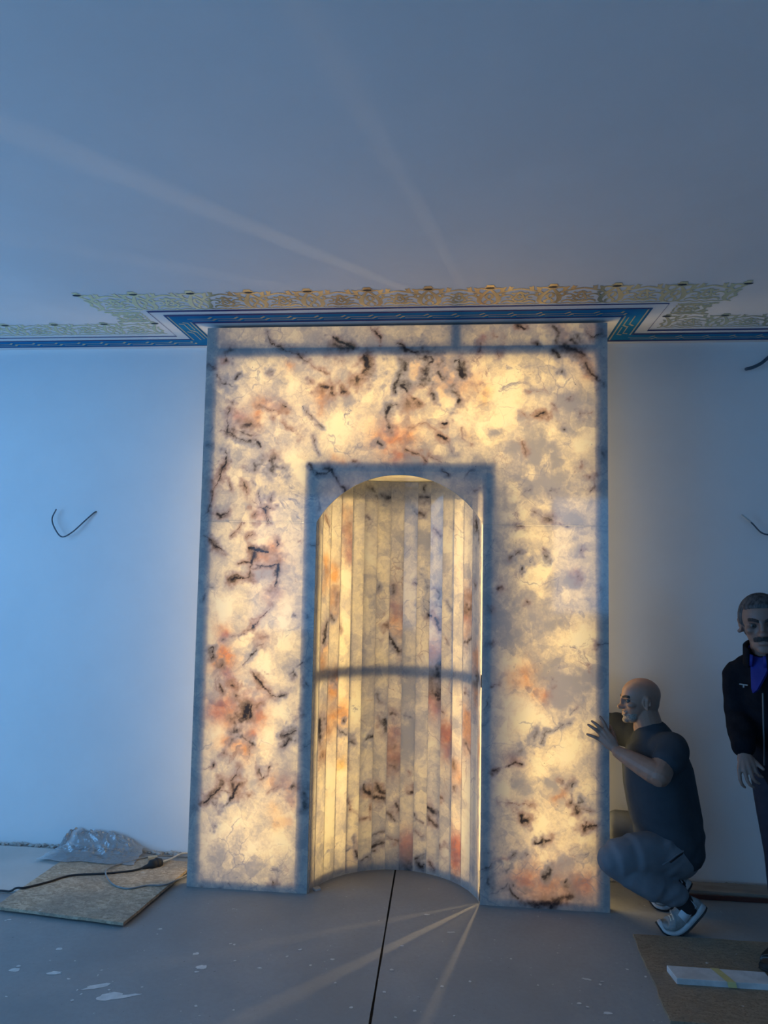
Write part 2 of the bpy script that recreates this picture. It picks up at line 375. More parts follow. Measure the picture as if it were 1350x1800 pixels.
# ceiling and floor (a narrow open joint runs away from the niche)
struct(box('ceiling', XL, XR, YR, WY, H, H+.15, M['ceiling']))
def floor():
    V = []; F = []
    def quad(*p): i = len(V); V.extend(p); F.append((i, i+1, i+2, i+3))
    def jx(y): return -.0141+(.364-y)*.0129
    n = 60; ys = [WY-(WY-YR)*k/n for k in range(n+1)]
    rnd = random.Random(3)
    wl = [.0035+rnd.random()*.0022 for _ in ys]
    for i in range(n):
        y0, y1 = ys[i], ys[i+1]; a0, a1 = jx(y0)-wl[i], jx(y1)-wl[i+1]; b0, b1 = jx(y0)+wl[i], jx(y1)+wl[i+1]
        quad((XL, y1, 0), (a1, y1, 0), (a0, y0, 0), (XL, y0, 0))
        quad((b1, y1, 0), (XR, y1, 0), (XR, y0, 0), (b0, y0, 0))
        quad((a1, y1, -.012), (b1, y1, -.012), (b0, y0, -.012), (a0, y0, -.012))
        quad((a1, y1, 0), (a1, y1, -.012), (a0, y0, -.012), (a0, y0, 0))
        quad((b0, y0, 0), (b0, y0, -.012), (b1, y1, -.012), (b1, y1, 0))
    quad((XL, YR, -.05), (XL, WY, -.05), (XR, WY, -.05), (XR, YR, -.05))
    me = bpy.data.meshes.new('floor'); me.from_pydata(V, [], F); me.update()
    o = link('floor', me, None, [M['floor'], M['joint']])
    for p in me.polygons:
        if abs(p.center.z+.012) < 1e-5 or (abs(p.normal.x) > .5): p.material_index = 1
    return struct(o)
floor()

# ------------------------------------------------------------------ mineral stains of the stone (kind, half width mm, strength, x z pairs in mm on the stone face)
FRONT = """d 6.0 .9 -173 2983 -145 2958 -117 2923 -113 2888
d 22.6 .7 -365 2887 -330 2869 -288 2872
d 6.0 1 -380 2937 -331 2908 -288 2879 -240 2861
d 6.0 .9 -20 2894 21 2862 90 2844
d 16.6 .45 -6 2866 97 2848
d 17.2 .95 -204 2816 -183 2777 -186 2749 -216 2715 -243 2694
d 14.6 .5 -243 2694 -235 2663
d 11.9 .85 -429 2660 -387 2660 -379 2618
d 8.6 .85 -328 2653 -324 2628 -300 2621
g 33.2 .7 -379 2604 -295 2569
d 14.6 .8 14 2789 20 2741
d 5.3 .8 30 2755 36 2796 57 2799 77 2775
d 25.2 1 124 2802 132 2761 146 2729
d 8.0 1 97 2809 151 2812 165 2788 132 2774
o 39.8 .55 98 2754 179 2788 234 2691 315 2670
d 21.2 1 308 2739 328 2708
d 5.3 .8 273 2794 300 2808 311 2766 308 2732
d 8.0 .8 173 2716 200 2739 221 2698 221 2684
d 9.3 .8 146 2695 170 2685 161 2630 172 2582
d 13.3 .9 278 2639 302 2622 316 2588 303 2574
d 8.0 .85 -10 2720 -30 2672 -33 2631
d 9.3 .9 4 2672 32 2644 53 2609 80 2589
d 18.6 .6 38 2672 46 2616 33 2561
d 5.3 .8 80 2589 101 2561
d 10.6 1 -65 2541 -81 2500 -70 2452 -60 2441
d 5.3 .8 -65 2541 -21 2558
p 27.9 .7 -66 2424 -32 2411
d 15.9 .5 -60 2428 -46 2411
o 46.4 .6 -99 2376 -31 2363 23 2377
o 27.9 1 -38 2363 -7 2356
p 33.2 .5 -30 2274 -58 2342
o 26.5 .6 -71 2308 -3 2288
d 7.3 .9 -119 2349 -102 2335
d 6.0 .9 -4 2336 51 2308 98 2295 129 2261
g 22.6 .7 31 2281 99 2268
d 7.3 .9 197 2397 238 2363
d 4.0 .7 238 2363 292 2282
d 4.0 .7 152 2282 226 2248
d 8.6 1 230 2455 245 2453
d 6.0 .7 324 2424 338 2377 378 2343
y 16.6 .4 358 2384 371 2377
d 4.0 .5 35 2431 89 2445 136 2465 184 2428
d 7.3 .9 -240 2256 -226 2253
w 59.7 1 -314 2466 -286 2486 -367 2376
w 29.9 .8 -34 2513 -27 2486
w 26.5 .7 82 2472 95 2479
w 39.8 .5 -193 2604 -213 2583
o 17.2 .5 -350 2273 -302 2253
o 13.3 .5 -435 2639 -432 2514
p 14.6 .7 420 2848 427 2889 433 2916
y 36.5 .45 395 2669 368 2683
w 53.1 .9 337 2513 404 2479
d 13.8 .75 799 2982 826 2949 821 2905 836 2877 899 2850 962 2822
p 26.5 .6 831 2970 857 2921 857 2877 936 2844
o 19.1 .8 951 2806 977 2767 987 2724
d 8.0 .8 967 2778 1003 2719 1044 2680 1065 2648
d 8.5 .8 936 2917 946 2909
d 7.4 .9 899 2899 912 2888
d 5.3 .8 993 2933 1019 2922 1040 2935
p 26.5 .5 1014 2952 1076 2924
d 6.4 .9 620 2984 651 2962
d 5.3 .7 492 2925 508 2920
d 4.8 .9 715 2879 718 2865
d 5.3 .7 514 2859 519 2821
d 7.4 .8 810 2845 836 2815
p 10.6 .9 418 2838 423 2904 439 2920
d 7.4 .6 418 2838 420 2882
g 19.1 .8 847 2747 852 2730
d 4.8 .8 848 2736 850 2734
g 37.1 .8 873 2579 909 2563
d 4.2 .9 890 2599 892 2597
d 3.7 .7 800 2568 816 2547
d 5.8 .9 706 2499 722 2496 745 2509
d 5.8 .7 653 2504 669 2488
d 4.8 .9 937 2505 939 2502
d 3.2 .6 940 2506 1002 2520
d 4.8 .9 862 2427 866 2424
g 50.4 .9 727 2364 701 2311 738 2241 805 2311 779 2220
g 26.5 .8 570 2342 612 2342
d 6.9 .6 638 2359 662 2289
g 23.9 .7 914 2231 945 2232
d 6.9 .7 935 2221 945 2258
w 58.4 1 516 2499 542 2607 594 2683 542 2526
w 29.2 .9 810 2402 842 2375
w 26.5 .7 904 2660 883 2681
w 31.8 .7 695 2553 727 2574
w 37.1 .6 904 2316 961 2349
g 13.3 .7 485 2402 533 2418
d 10.6 .6 1058 2290 1063 2275
g 11.7 .8 653 2623 747 2623 779 2625
d 3.7 .4 658 2622 747 2620
y 23.9 .5 441 2581 462 2635
g 50.4 .9 676 2165 728 2102 790 2129 806 2065 821 2166
d 4.8 .9 786 2103 789 2101
d 4.2 .6 650 2096 681 2106
w 26.5 .9 587 2127 587 2063
w 31.8 .7 744 2012 650 1995 588 1962
d 4.8 .75 702 1987 749 1970 811 1949 847 1923
d 6.4 .8 847 1923 867 1921
g 23.9 .8 883 1950 929 1940
d 8.5 .8 991 2172 1012 2178
d 6.4 .8 991 2098 1011 2120 1006 2167
w 31.8 .7 573 1867 677 1868 728 1880
w 26.5 .7 697 1806 698 1785
w 37.1 .9 852 1819 847 1777
d 4.8 .7 619 1910 637 1910
d 5.8 .9 594 1759 610 1757 625 1773
d 6.9 .9 641 1705 646 1690
d 4.2 .7 693 1748 693 1727
d 5.8 .9 749 1770 757 1754
d 3.7 .9 756 1795 758 1793
d 4.2 .7 944 1831 947 1794
g 29.2 .8 934 1820 908 1778
d 6.9 1 926 1651 934 1659
p 14.9 .7 918 1669 924 1659
d 10.6 .8 522 1588 543 1599
g 26.5 .8 594 1736 662 1721
g 31.8 .7 652 1565 590 1516
d 4.2 .9 671 1525 673 1522
w 37.1 1 667 1638 729 1670 760 1697 708 1628
w 23.9 .8 750 1567 750 1556
w 23.9 .8 883 1575 923 1571
g 31.8 .8 832 1672 908 1622 821 1631
d 4.8 .6 494 1566 499 1567
d 4.8 .6 487 1478 492 1470
d 4.8 .6 1020 1583 1045 1594
g 58.4 .5 575 1459 933 1468
g 58.4 .6 575 1378 730 1331 781 1383
w 50.4 .9 883 1360 959 1363 933 1398
w 26.5 .7 669 1211 561 1197
w 23.9 .7 958 1240 963 1220
g 50.4 .8 832 1231 771 1163 882 1131 958 1108 832 1028
o 31.8 .55 664 1165 669 1119 618 1122
o 15.9 .8 715 1064 751 1050
p 18.6 .4 756 1050 776 1051
d 4.8 .9 775 1111 777 1110
d 3.2 .5 923 1001 887 959
w 47.8 .95 710 942 710 988 578 993 695 906
d 3.2 .6 741 807 761 848 792 877 852 905 895 921
d 5.3 .9 852 903 862 908
d 5.3 .9 885 916 895 921
d 9.6 .5 701 826 721 857
g 21.2 .7 680 815 721 872
d 12.7 .6 642 758 647 768
p 18.6 .7 599 721 630 722
d 3.7 .6 455 963 470 984 480 1025
d 3.2 .5 450 882 476 908
d 3.2 .6 490 1082 515 1093 541 1099
d 4.2 .7 1019 1311 1049 1314 1077 1320
d 4.2 .6 483 1302 493 1302
w 42.5 .5 578 841 594 826
w 42.5 .7 957 866 882 778
d 7.4 .9 508 665 574 686 615 703 645 699
d 12.7 .6 600 699 645 701
w 42.5 1 731 685 731 640
w 34.5 .9 554 642 549 582
w 26.5 .7 972 661 972 626
g 34.5 .7 630 610 681 563 752 601 812 619
o 13.3 .5 802 529 857 576
d 3.7 .6 832 640 852 631
d 5.8 .8 897 615 887 592
d 4.8 .9 894 568 897 518
d 9.6 .8 932 525 947 531 937 540
d 4.8 .8 924 505 924 470
d 3.2 .6 932 495 996 489
d 4.2 .7 530 506 580 503 641 499 702 504
d 6.9 .8 527 506 535 504
d 8.0 1 646 452 651 417
d 5.8 1 651 422 677 428
d 4.2 .8 677 413 682 399
w 34.5 1 752 397 742 357
w 31.8 .6 882 429 822 416
w 26.5 .8 961 344 986 341
d 6.9 .8 956 433 959 398
d 6.9 .8 942 412 1011 421
d 8.0 1 712 314 732 313 757 329
d 7.4 .8 772 327 792 335
d 6.4 1 667 250 677 253
d 4.2 .7 597 246 607 254
g 26.5 .8 662 255 682 211
d 4.8 .8 451 169 496 196 524 217
p 6.4 .6 524 227 592 241
d 6.9 .6 511 281 496 260 476 244
d 13.8 .8 760 147 782 163 800 184
g 31.8 .8 782 192 882 227
d 5.8 .9 857 133 877 154
o 45.1 .75 683 128 783 109 857 104 931 118
o 31.8 .7 683 74 753 83 783 104
p 31.8 .6 921 108 971 111
p 31.8 .5 753 132 582 122
d 8.0 .75 565 163 582 181
d 5.8 .8 572 112 533 65 492 48 457 75
d 6.4 .8 583 107 603 60 628 42
d 12.7 .6 482 131 482 102
d 4.8 .8 600 111 613 104
d 21.2 .75 658 34 733 23 832 49 892 62
d 23.9 .8 793 17 832 34
w 26.5 .7 732 239 752 220
w 21.2 .6 562 205 572 200
d 4.8 .8 -740 2952 -733 2912 -681 2880 -636 2868 -584 2842 -516 2802
d 3.7 .7 -516 2802 -470 2768 -425 2734 -397 2726
d 6.9 .8 -436 2743 -408 2729
d 4.8 .7 -741 2980 -735 2957
d 15.9 .6 -973 2835 -954 2863
d 4.2 1 -972 2824 -971 2801
d 4.8 .9 -941 2807 -939 2804
g 21.2 .7 -873 2851 -851 2856
d 3.7 .7 -1071 2785 -1036 2770
d 4.2 .7 -1021 2733 -997 2705
d 5.8 .9 -996 2688 -965 2687 -924 2667
d 4.2 .8 -959 2704 -956 2682
d 6.9 .8 -908 2710 -897 2724
g 13.8 .7 -955 2648 -946 2642
d 3.7 .6 -944 2586 -915 2566
d 5.3 1 -939 2524 -946 2490 -951 2406
d 4.2 .8 -1000 2417 -948 2400 -896 2367 -845 2353
p 26.5 .8 -907 2501 -872 2484
y 15.9 1 -793 2479 -791 2439
y 8.5 1 -800 2451 -783 2439
o 14.9 .6 -786 2523 -788 2501
p 15.9 .4 -916 2451 -905 2451
d 17.0 .75 -870 2439 -831 2445
d 5.3 1 -909 2414 -852 2400 -812 2389 -778 2389
d 13.8 .75 -828 2361 -789 2373
d 6.9 .9 -789 2373 -765 2328
p 21.2 .6 -722 2557 -682 2540
o 19.1 .5 -762 2579 -795 2563
o 15.9 .5 -648 2540 -626 2529
d 3.2 .6 -784 2557 -727 2534 -665 2526
d 5.8 .8 -646 2558 -626 2548
d 4.2 .8 -716 2743 -714 2741
o 13.8 .5 -616 2775 -605 2769
d 4.8 .7 -504 2690 -484 2679
d 14.9 .85 -423 2653 -384 2667
d 4.8 .9 -389 2645 -366 2611
o 22.3 .6 -438 2623 -437 2573
d 3.2 .7 -531 2551 -491 2500 -445 2456 -411 2428
g 17.0 .5 -703 2476 -691 2467
d 3.7 .7 -701 2492 -698 2490
d 10.6 .5 -561 2406 -543 2390
d 3.2 .6 -657 2462 -611 2428 -560 2395
d 4.8 .9 -954 2311 -951 2244 -972 2200
d 3.7 .7 -471 2384 -465 2362 -441 2301
w 31.8 .6 -877 2625 -865 2619
w 29.2 .6 -803 2794 -778 2726
w 23.9 .7 -609 2713 -602 2668
g 39.8 .7 -664 2680 -679 2629
d 4.8 .5 -1060 2333 -1037 2327
d 6.4 .4 -1041 2434 -1051 2400
d 5.3 .4 -1056 2677 -1047 2665
d 4.8 .8 -951 2307 -955 2235 -983 2174 -1009 2113 -1020 2079
d 4.8 .7 -1014 2079 -1033 1985 -1060 1952
d 18.0 .5 -1027 2135 -1021 2107
d 18.0 .85 -699 2247 -703 2209 -680 2170
d 12.7 .7 -681 2220 -664 2209 -636 2209
d 8.5 .8 -716 2247 -683 2258
d 12.7 .7 -794 2241 -787 2203
d 4.2 .8 -771 2230 -726 2220
d 3.7 .8 -855 2208 -841 2213 -827 2205
d 4.8 .9 -852 2130 -834 2108 -822 2073
d 3.7 .7 -937 2141 -930 2113 -921 2086
d 3.2 .6 -811 2153 -790 2114
d 4.8 .6 -739 2115 -733 2093
d 4.2 .85 -758 2081 -756 2010
d 4.2 .8 -693 2071 -701 2044
d 3.2 .6 -724 2060 -729 2043
d 4.2 .9 -793 2043 -766 1988
d 4.2 .9 -766 1988 -697 1992
d 4.8 .95 -735 1988 -718 1961 -703 1923
d 3.7 .9 -718 1967 -680 1918
d 4.2 .8 -766 1988 -782 1950
d 6.9 .6 -669 2006 -658 2003
d 3.7 .7 -800 2010 -805 1993
p 22.3 .6 -757 1966 -746 1955
d 8.0 .9 -993 1964 -972 1947
d 5.3 .9 -970 1953 -931 1970
d 3.7 .7 -844 1908 -882 1872 -903 1833
d 4.8 .8 -819 1829 -790 1856
d 3.2 .6 -777 1906 -755 1917
d 5.3 .9 -1067 1847 -1032 1820 -986 1777 -940 1750
d 7.4 .8 -957 1758 -945 1753
d 6.9 .95 -806 1774 -767 1767 -700 1754
d 8.0 .85 -778 1742 -782 1699
o 22.3 .9 -673 1771 -700 1733 -649 1717
o 15.9 .7 -755 1732 -722 1738
d 14.9 .9 -666 1733 -658 1723
d 4.8 .9 -652 1820 -646 1793
d 3.7 .6 -531 1828 -520 1833
d 3.7 .6 -476 1804 -443 1796
d 5.8 .6 -420 2183 -381 2172
d 15.9 .4 -415 2210 -387 2194
w 42.5 .8 -571 2248 -542 2221
w 31.8 .6 -881 2141 -869 2125
w 26.5 .7 -602 1810 -583 1708
d 6.4 .9 -804 1770 -759 1758 -698 1761
d 5.8 .95 -775 1744 -779 1695 -805 1629 -899 1600
d 6.4 .9 -863 1696 -774 1689 -696 1685 -641 1689
d 9.6 .7 -899 1617 -827 1629
d 6.4 .8 -784 1668 -740 1677
d 6.4 1 -641 1689 -650 1632 -654 1573
d 13.8 .5 -681 1551 -664 1551
d 4.2 .7 -667 1629 -650 1638
g 31.8 .8 -750 1630 -695 1653
d 3.2 .6 -805 1624 -776 1587
d 3.7 .6 -883 1586 -879 1582
p 22.3 .5 -691 1518 -636 1530
d 7.4 .7 -678 1473 -667 1465
y 8.5 .5 -695 1481 -684 1481
d 3.7 .8 -667 1465 -721 1421 -763 1367
d 6.9 .9 -774 1357 -763 1364
d 2.7 .6 -774 1353 -849 1305 -893 1299
d 4.2 .8 -705 1277 -748 1234 -785 1195 -817 1157
d 11.7 .6 -717 1304 -679 1310
p 15.9 .6 -723 1309 -711 1288
d 3.7 .8 -544 1423 -542 1418
d 3.2 .5 -592 1334 -527 1362
o 25.5 1 -929 1212 -950 1164 -900 1181
y 13.8 .8 -929 1218 -901 1202
o 17.0 .7 -951 1340 -922 1330
p 17.0 .9 -932 1287 -922 1309
d 6.4 .6 -937 1279 -926 1285
d 8.5 .8 -997 1248 -986 1248
d 5.8 .8 -980 1243 -995 1189
d 5.8 .8 -954 1132 -932 1148
p 18.6 1 -879 1060 -868 1039 -909 1112
d 8.5 .8 -882 1051 -876 1046
d 6.9 .9 -945 1047 -927 1010
d 4.2 .8 -955 1089 -950 1089
d 4.8 .9 -777 1121 -743 1085 -703 1044 -680 1019
d 6.9 .7 -474 1199 -516 1166 -558 1118
d 8.5 .7 -542 1108 -531 1105
d 5.8 .7 -498 1109 -459 1058
d 8.5 .5 -474 1422 -474 1411
d 4.8 .6 -1032 1565 -998 1571
d 6.9 .5 -1036 1527 -1051 1489
w 42.5 .9 -937 1432 -922 1470
w 31.8 .9 -815 1280 -767 1308
w 37.1 1 -713 1187 -701 1145
w 39.8 .7 -617 1280 -580 1489
d 15.9 1 -782 937 -801 874 -833 825 -815 784
d 7.4 .9 -760 944 -774 880
d 13.8 .9 -850 846 -854 814
d 8.0 .9 -821 805 -863 756 -911 702
d 6.9 .8 -809 784 -764 749 -742 740
o 42.5 .7 -935 906 -892 939 -878 865
p 31.8 .6 -945 889 -974 915
p 26.5 .6 -930 943 -881 960
o 25.5 1 -829 726 -885 750 -802 717
o 19.1 .9 -731 882 -715 893
o 15.9 .8 -798 774 -755 807
p 23.9 .6 -784 995 -718 1003 -755 807
d 11.7 .95 -844 993 -833 988
d 6.9 .9 -939 1038 -927 1006
d 4.8 .9 -766 1118 -703 1046 -664 1005 -620 991 -587 1002
d 3.7 .6 -749 949 -700 961
d 13.3 .7 -503 895 -481 896
d 5.3 .9 -587 793 -555 815 -528 827
d 5.3 .9 -559 784 -590 736
d 8.0 .6 -537 774 -527 775
d 5.8 .6 -479 818 -471 818
d 4.8 .7 -483 745 -445 757
d 3.7 .6 -775 739 -762 687 -778 660
d 7.4 .9 -699 565 -661 587 -647 635
d 4.8 .8 -706 622 -696 570
d 6.9 .9 -966 631 -960 626
d 3.2 .6 -1006 598 -963 626
d 13.3 .7 -915 524 -910 540
d 5.8 .9 -915 514 -978 459 -1005 437
d 5.3 .8 -867 552 -830 590 -815 622
d 14.9 .75 -850 532 -838 497
d 6.9 .9 -812 544 -848 475 -890 432 -911 410
d 4.2 .7 -914 498 -859 485
g 22.3 .8 -840 559 -819 596
o 19.1 .6 -634 563 -617 538
d 3.2 .6 -664 505 -616 522 -590 560
p 22.3 .6 -574 560 -563 551
o 13.8 .7 -552 520 -541 516
d 12.7 .75 -546 520 -520 542
d 6.9 .5 -772 484 -761 485
d 4.2 .6 -967 444 -921 379
d 18.0 .6 -476 503 -464 442
w 26.5 .8 -975 809 -952 789
w 31.8 .8 -701 820 -679 815
w 34.5 .7 -618 933 -617 912
y 22.3 .5 -639 398 -618 399
y 19.1 1 -610 348 -589 354
y 15.9 .6 -628 409 -645 428
w 47.8 1 -581 288 -581 268
w 50.4 .9 -718 189 -707 200
w 42.5 .7 -777 340 -870 355
w 21.2 .8 -981 123 -989 200
w 15.9 .7 -959 408 -953 393
g 42.5 .6 -896 190 -851 151 -827 234
g 39.8 .6 -715 113 -849 90
d 4.2 .7 -931 389 -925 384 -905 426
d 4.8 .8 -949 319 -946 317
d 4.8 .6 -1068 387 -1055 398
d 5.8 .8 -617 46 -611 44
d 4.2 .5 -1009 9 -998 10
d 4.2 .5 -917 5 -900 6
d 4.2 .5 -853 29 -842 24
p 17.0 .6 -544 464 -533 454
p 13.8 .5 -567 360 -557 361
d 7.2 .8 -488 2227 -438 2186 -388 2178 -359 2195 -355 2170 -312 2121 -287 2081
d 11.1 .7 -405 2211 -363 2195
d 8.0 .5 -434 2063 -432 1990
d 6.4 .7 221 2210 254 2174
d 9.6 .6 398 2091 425 2107
d 6.4 .5 -441 2006 -429 1998"""
NICHE = """d 6.2 .6 -530 1964 -499 1924 -476 1867
o 26.7 .5 -417 1980 -350 1993
p 30.2 .8 -347 1890 -335 1822 -322 1737
d 21.3 .35 -343 1916 -331 1882
o 23.1 .6 -518 1715 -500 1633 -512 1567
o 26.7 .8 -442 1633 -437 1667
d 16.0 .5 -414 1532 -418 1465
o 39.1 .7 -425 1516 -436 1466
d 14.2 .9 -490 1369 -501 1304 -521 1273
d 10.7 .7 -453 1425 -433 1383
d 7.1 .5 -397 1364 -374 1322
o 23.1 .7 -512 1248 -523 1159
d 10.7 .7 -196 2134 -159 2091
d 12.4 .7 -132 2101 -78 2094
d 12.4 .8 90 2096 145 2103
d 7.1 .7 108 2148 127 2113
d 7.1 .8 -221 1974 -188 1945
d 7.1 .8 56 2007 74 1994
d 9.8 .7 96 2007 119 1998
g 35.6 .7 113 1815 112 1885
d 7.1 .6 171 1919 215 1876
d 8.9 .6 -140 1584 -144 1558
d 8.0 .6 -60 1585 -60 1542
o 19.6 .4 -60 1577 -51 1542
d 11.6 .7 -109 1359 -78 1342
d 9.8 .85 -73 1299 -46 1240 -19 1206
o 35.6 .5 -48 1386 -38 1326
p 26.7 .6 -50 1473 -14 1430
d 7.1 .7 80 1597 71 1605
d 6.2 .6 106 1650 144 1573
d 7.1 .7 181 1574 210 1566 221 1524
d 9.8 .9 155 1418 165 1415
d 9.8 .8 193 1403 223 1345
d 8.9 .7 202 1480 231 1473
d 6.2 .6 261 1500 304 1460
d 21.3 .8 423 1499 452 1476
o 40.0 .8 437 1524 424 1442
p 21.3 .6 411 1424 453 1411
d 19.6 .8 499 1959 518 1901
d 8.9 .7 538 1884 561 1826
o 23.1 .6 453 1387 426 1319
d 10.7 .9 400 1276 485 1341
o 37.3 .9 187 1199 216 1201
d 26.7 .75 207 1125 221 1151
o 35.6 .8 523 1232 544 1164
d 8.0 .6 254 1297 296 1250
w 35.6 .9 337 1865 333 1738
w 35.6 .5 329 2010 335 1950
w 30.2 .6 -452 1936 -438 1877
w 30.2 .7 -514 1782 -505 1732
w 35.6 .6 -352 1668 -338 1549
w 35.6 .4 -273 1772 -267 1929
d 8.9 .6 488 1616 506 1592
d 21.3 1 -540 867 -528 777 -533 738
o 44.4 .7 -475 832 -361 873
o 39.1 .7 -432 1005 -410 1060
d 8.9 .5 -446 1064 -398 1034
d 7.1 .7 -414 831 -368 775 -317 761
d 6.2 .8 -349 835 -347 831
d 17.8 .4 -468 831 -454 788
y 30.2 1 -407 618 -363 603
w 53.3 1 -439 543 -350 511
w 44.4 .9 -437 303 -434 382
w 35.6 .6 -281 891 -261 847
w 30.2 .6 -536 329 -525 248
d 11.6 .7 -291 717 -281 707
d 10.7 .8 -212 718 -167 733
d 14.2 .8 -90 824 -89 765
d 10.7 .8 -56 858 -13 850
d 11.6 .9 -60 571 -42 555
o 32.0 .6 -44 639 -43 588
p 44.4 .7 -37 740 -39 622
d 17.8 .6 -35 655 -40 672
d 8.9 .6 -145 960 -127 934
d 10.7 .85 -215 469 -210 435 -178 424
d 9.8 .8 -135 472 -117 430 -83 421
d 14.2 .8 -147 402 -91 387
d 8.0 .8 -297 388 -291 354
d 7.1 .6 -229 289 -167 283
d 6.2 .7 -168 341 -157 266
d 7.1 .7 -63 312 -28 263
d 10.7 .8 -21 355 -4 314
d 10.7 .8 46 425 76 436
d 6.2 .5 40 541 49 534
d 6.2 .6 22 852 57 837
d 6.2 .7 83 321 92 280 128 269
d 10.7 .85 158 359 190 344 228 343
d 10.7 .8 163 307 220 268
d 10.7 .8 242 427 252 429
d 26.7 .75 208 1085 223 1028
d 13.3 1 214 977 224 961
o 44.4 .9 180 1032 190 982
p 35.6 .9 182 923 201 900
p 32.0 .7 271 785 268 669
o 32.0 .9 271 810 282 746
d 8.0 .7 245 897 280 877
o 40.9 .6 350 588 362 558
d 12.4 .6 329 503 340 497
o 40.9 1 433 878 449 777
d 11.6 .7 422 748 465 710
o 35.6 1 525 1116 548 1009
o 32.0 .8 533 772 577 752
d 13.3 .8 525 1116 568 1099
d 7.1 .7 404 1018 445 1008
d 8.0 .6 327 631 333 592
w 53.3 .9 425 558 521 444
w 44.4 .8 378 323 491 203
w 35.6 .6 185 706 196 608
p 35.6 1 42 160 47 78
o 26.7 .35 42 135 47 95
p 40.0 .9 356 214 363 137
o 44.4 .8 356 190 358 103
d 9.8 .8 -300 128 -262 138 -233 76
d 7.1 .7 -259 186 -258 153
d 11.6 .8 -163 126 -95 147
d 9.8 .7 -167 85 -141 108
d 7.1 .8 -70 188 -35 164 8 162
d 8.0 .8 212 129 241 167 291 172
d 9.8 .8 95 75 148 108
d 8.0 .8 113 53 140 41
d 6.2 .7 176 56 205 22
d 6.2 .6 84 222 138 196
d 30.2 .6 53 21 53 5
d 7.1 .6 -147 191 -87 205
d 7.1 .7 -215 58 -180 70
p 35.6 .4 -261 89 -262 121
g 53.3 .9 42 676 41 760
g 53.3 .7 37 971 45 1048
o 26.7 .4 -485 753 -481 664"""
def parse(t):
    out = []
    for l in t.strip().split('\n'):
        a = l.split(); p = np.array([float(x) for x in a[3:]]).reshape(-1, 2)/1000
        out.append((a[0], float(a[1])/1000, float(a[2]), p))
    return out
def vnoise(x, z, scale, seed):
    """value noise in -1..1"""
    rs = np.random.RandomState(seed); tab = rs.rand(256, 256)*2-1
    X = x*scale+100; Z = z*scale+100; xi = np.floor(X).astype(int); zi = np.floor(Z).astype(int)
    fx = X-xi; fz = Z-zi; fx = fx*fx*(3-2*fx); fz = fz*fz*(3-2*fz)
    a = tab[xi & 255, zi & 255]; b = tab[(xi+1) & 255, zi & 255]; c = tab[xi & 255, (zi+1) & 255]; d = tab[(xi+1) & 255, (zi+1) & 255]
    return (a*(1-fx)+b*fx)*(1-fz)+(c*(1-fx)+d*fx)*fz
def fbm(x, z, scale, seed, o=4):
    r = 0; amp = .5
    for k in range(o): r = r+vnoise(x, z, scale*2**k, seed+k)*amp; amp *= .55
    return r
KI = {'d': 0, 'o': 1, 'p': 2, 'g': 3, 'w': 4, 'y': 5}
def paint(x, z, strokes, seed=1):
    """stain layers at points x,z: dark, orange, purple, grey, bright, yellow"""
    L = np.zeros((len(x), 6))
    wx = x+fbm(x, z, 16, seed)*.016+fbm(x, z, 60, seed+9)*.009; wz = z+fbm(x, z, 16, seed+20)*.016+fbm(x, z, 60, seed+29)*.009
    n1 = fbm(x, z, 45, seed+40); n2 = fbm(x, z, 90, seed+50); n3 = fbm(x, z, 18, seed+60)
    for k, w_, s, p in strokes:
        soft = w_ > .0035 or k != 'd'
        W = max(w_*(1.32 if k == 'd' else 1.45 if k in 'op' else 1.25), .0034); R = W*5+.02
        lo = p.min(0)-R; hi = p.max(0)+R
        idx = np.nonzero((x > lo[0]) & (x < hi[0]) & (z > lo[1]) & (z < hi[1]))[0]
        if not len(idx): continue
        px, pz = wx[idx], wz[idx]; dd = np.full(len(idx), 9.0)
        for a, b in (zip(p, p[1:]) if len(p) > 1 else [(p[0], p[0])]):
            ab = b-a; t = np.clip(((px-a[0])*ab[0]+(pz-a[1])*ab[1])/max(ab@ab, 1e-9), 0, 1)
            dd = np.minimum(dd, np.hypot(px-a[0]-ab[0]*t, pz-a[1]-ab[1]*t))
        q = dd/W
        if k == 'd':
            q = np.clip(q*(1+.55*n1[idx]+.45*n2[idx]), 0, 12)
            core = np.exp(-(q/(.80 if w_ < .006 else 1.0))**2)*np.clip(.92+1.0*n3[idx]+.5*n1[idx], .25, 1.1)
            halo = .54/(1+(q/(3.6 if w_ < .006 else 2.3))**2.6)*np.clip(.9+1.4*n3[idx], .2, 1.5)
            val = np.maximum(core, halo)
        else:
            q = q*(1+.55*n3[idx]+.35*n1[idx]); val = 1/(1+np.clip(q, 0, 9)**2.8)*np.clip(1+.9*n3[idx], .35, 1.3)
        j = KI[k]; L[idx, j] = np.maximum(L[idx, j], np.clip(val*s, 0, 1))
    return L
def set_layers(me, L, bal=1.0):
    for nm, cols in (('stain', [L[:,0], L[:,1], L[:,2], L[:,3]]), ('tone', [L[:,4], L[:,5], np.full(len(L), bal), 1+0*L[:,0]])):
        at = me.color_attributes.new(nm, 'FLOAT_COLOR', 'POINT'); at.data.foreach_set('color', np.stack(cols, 1).astype(np.float32).ravel())
TH = .010
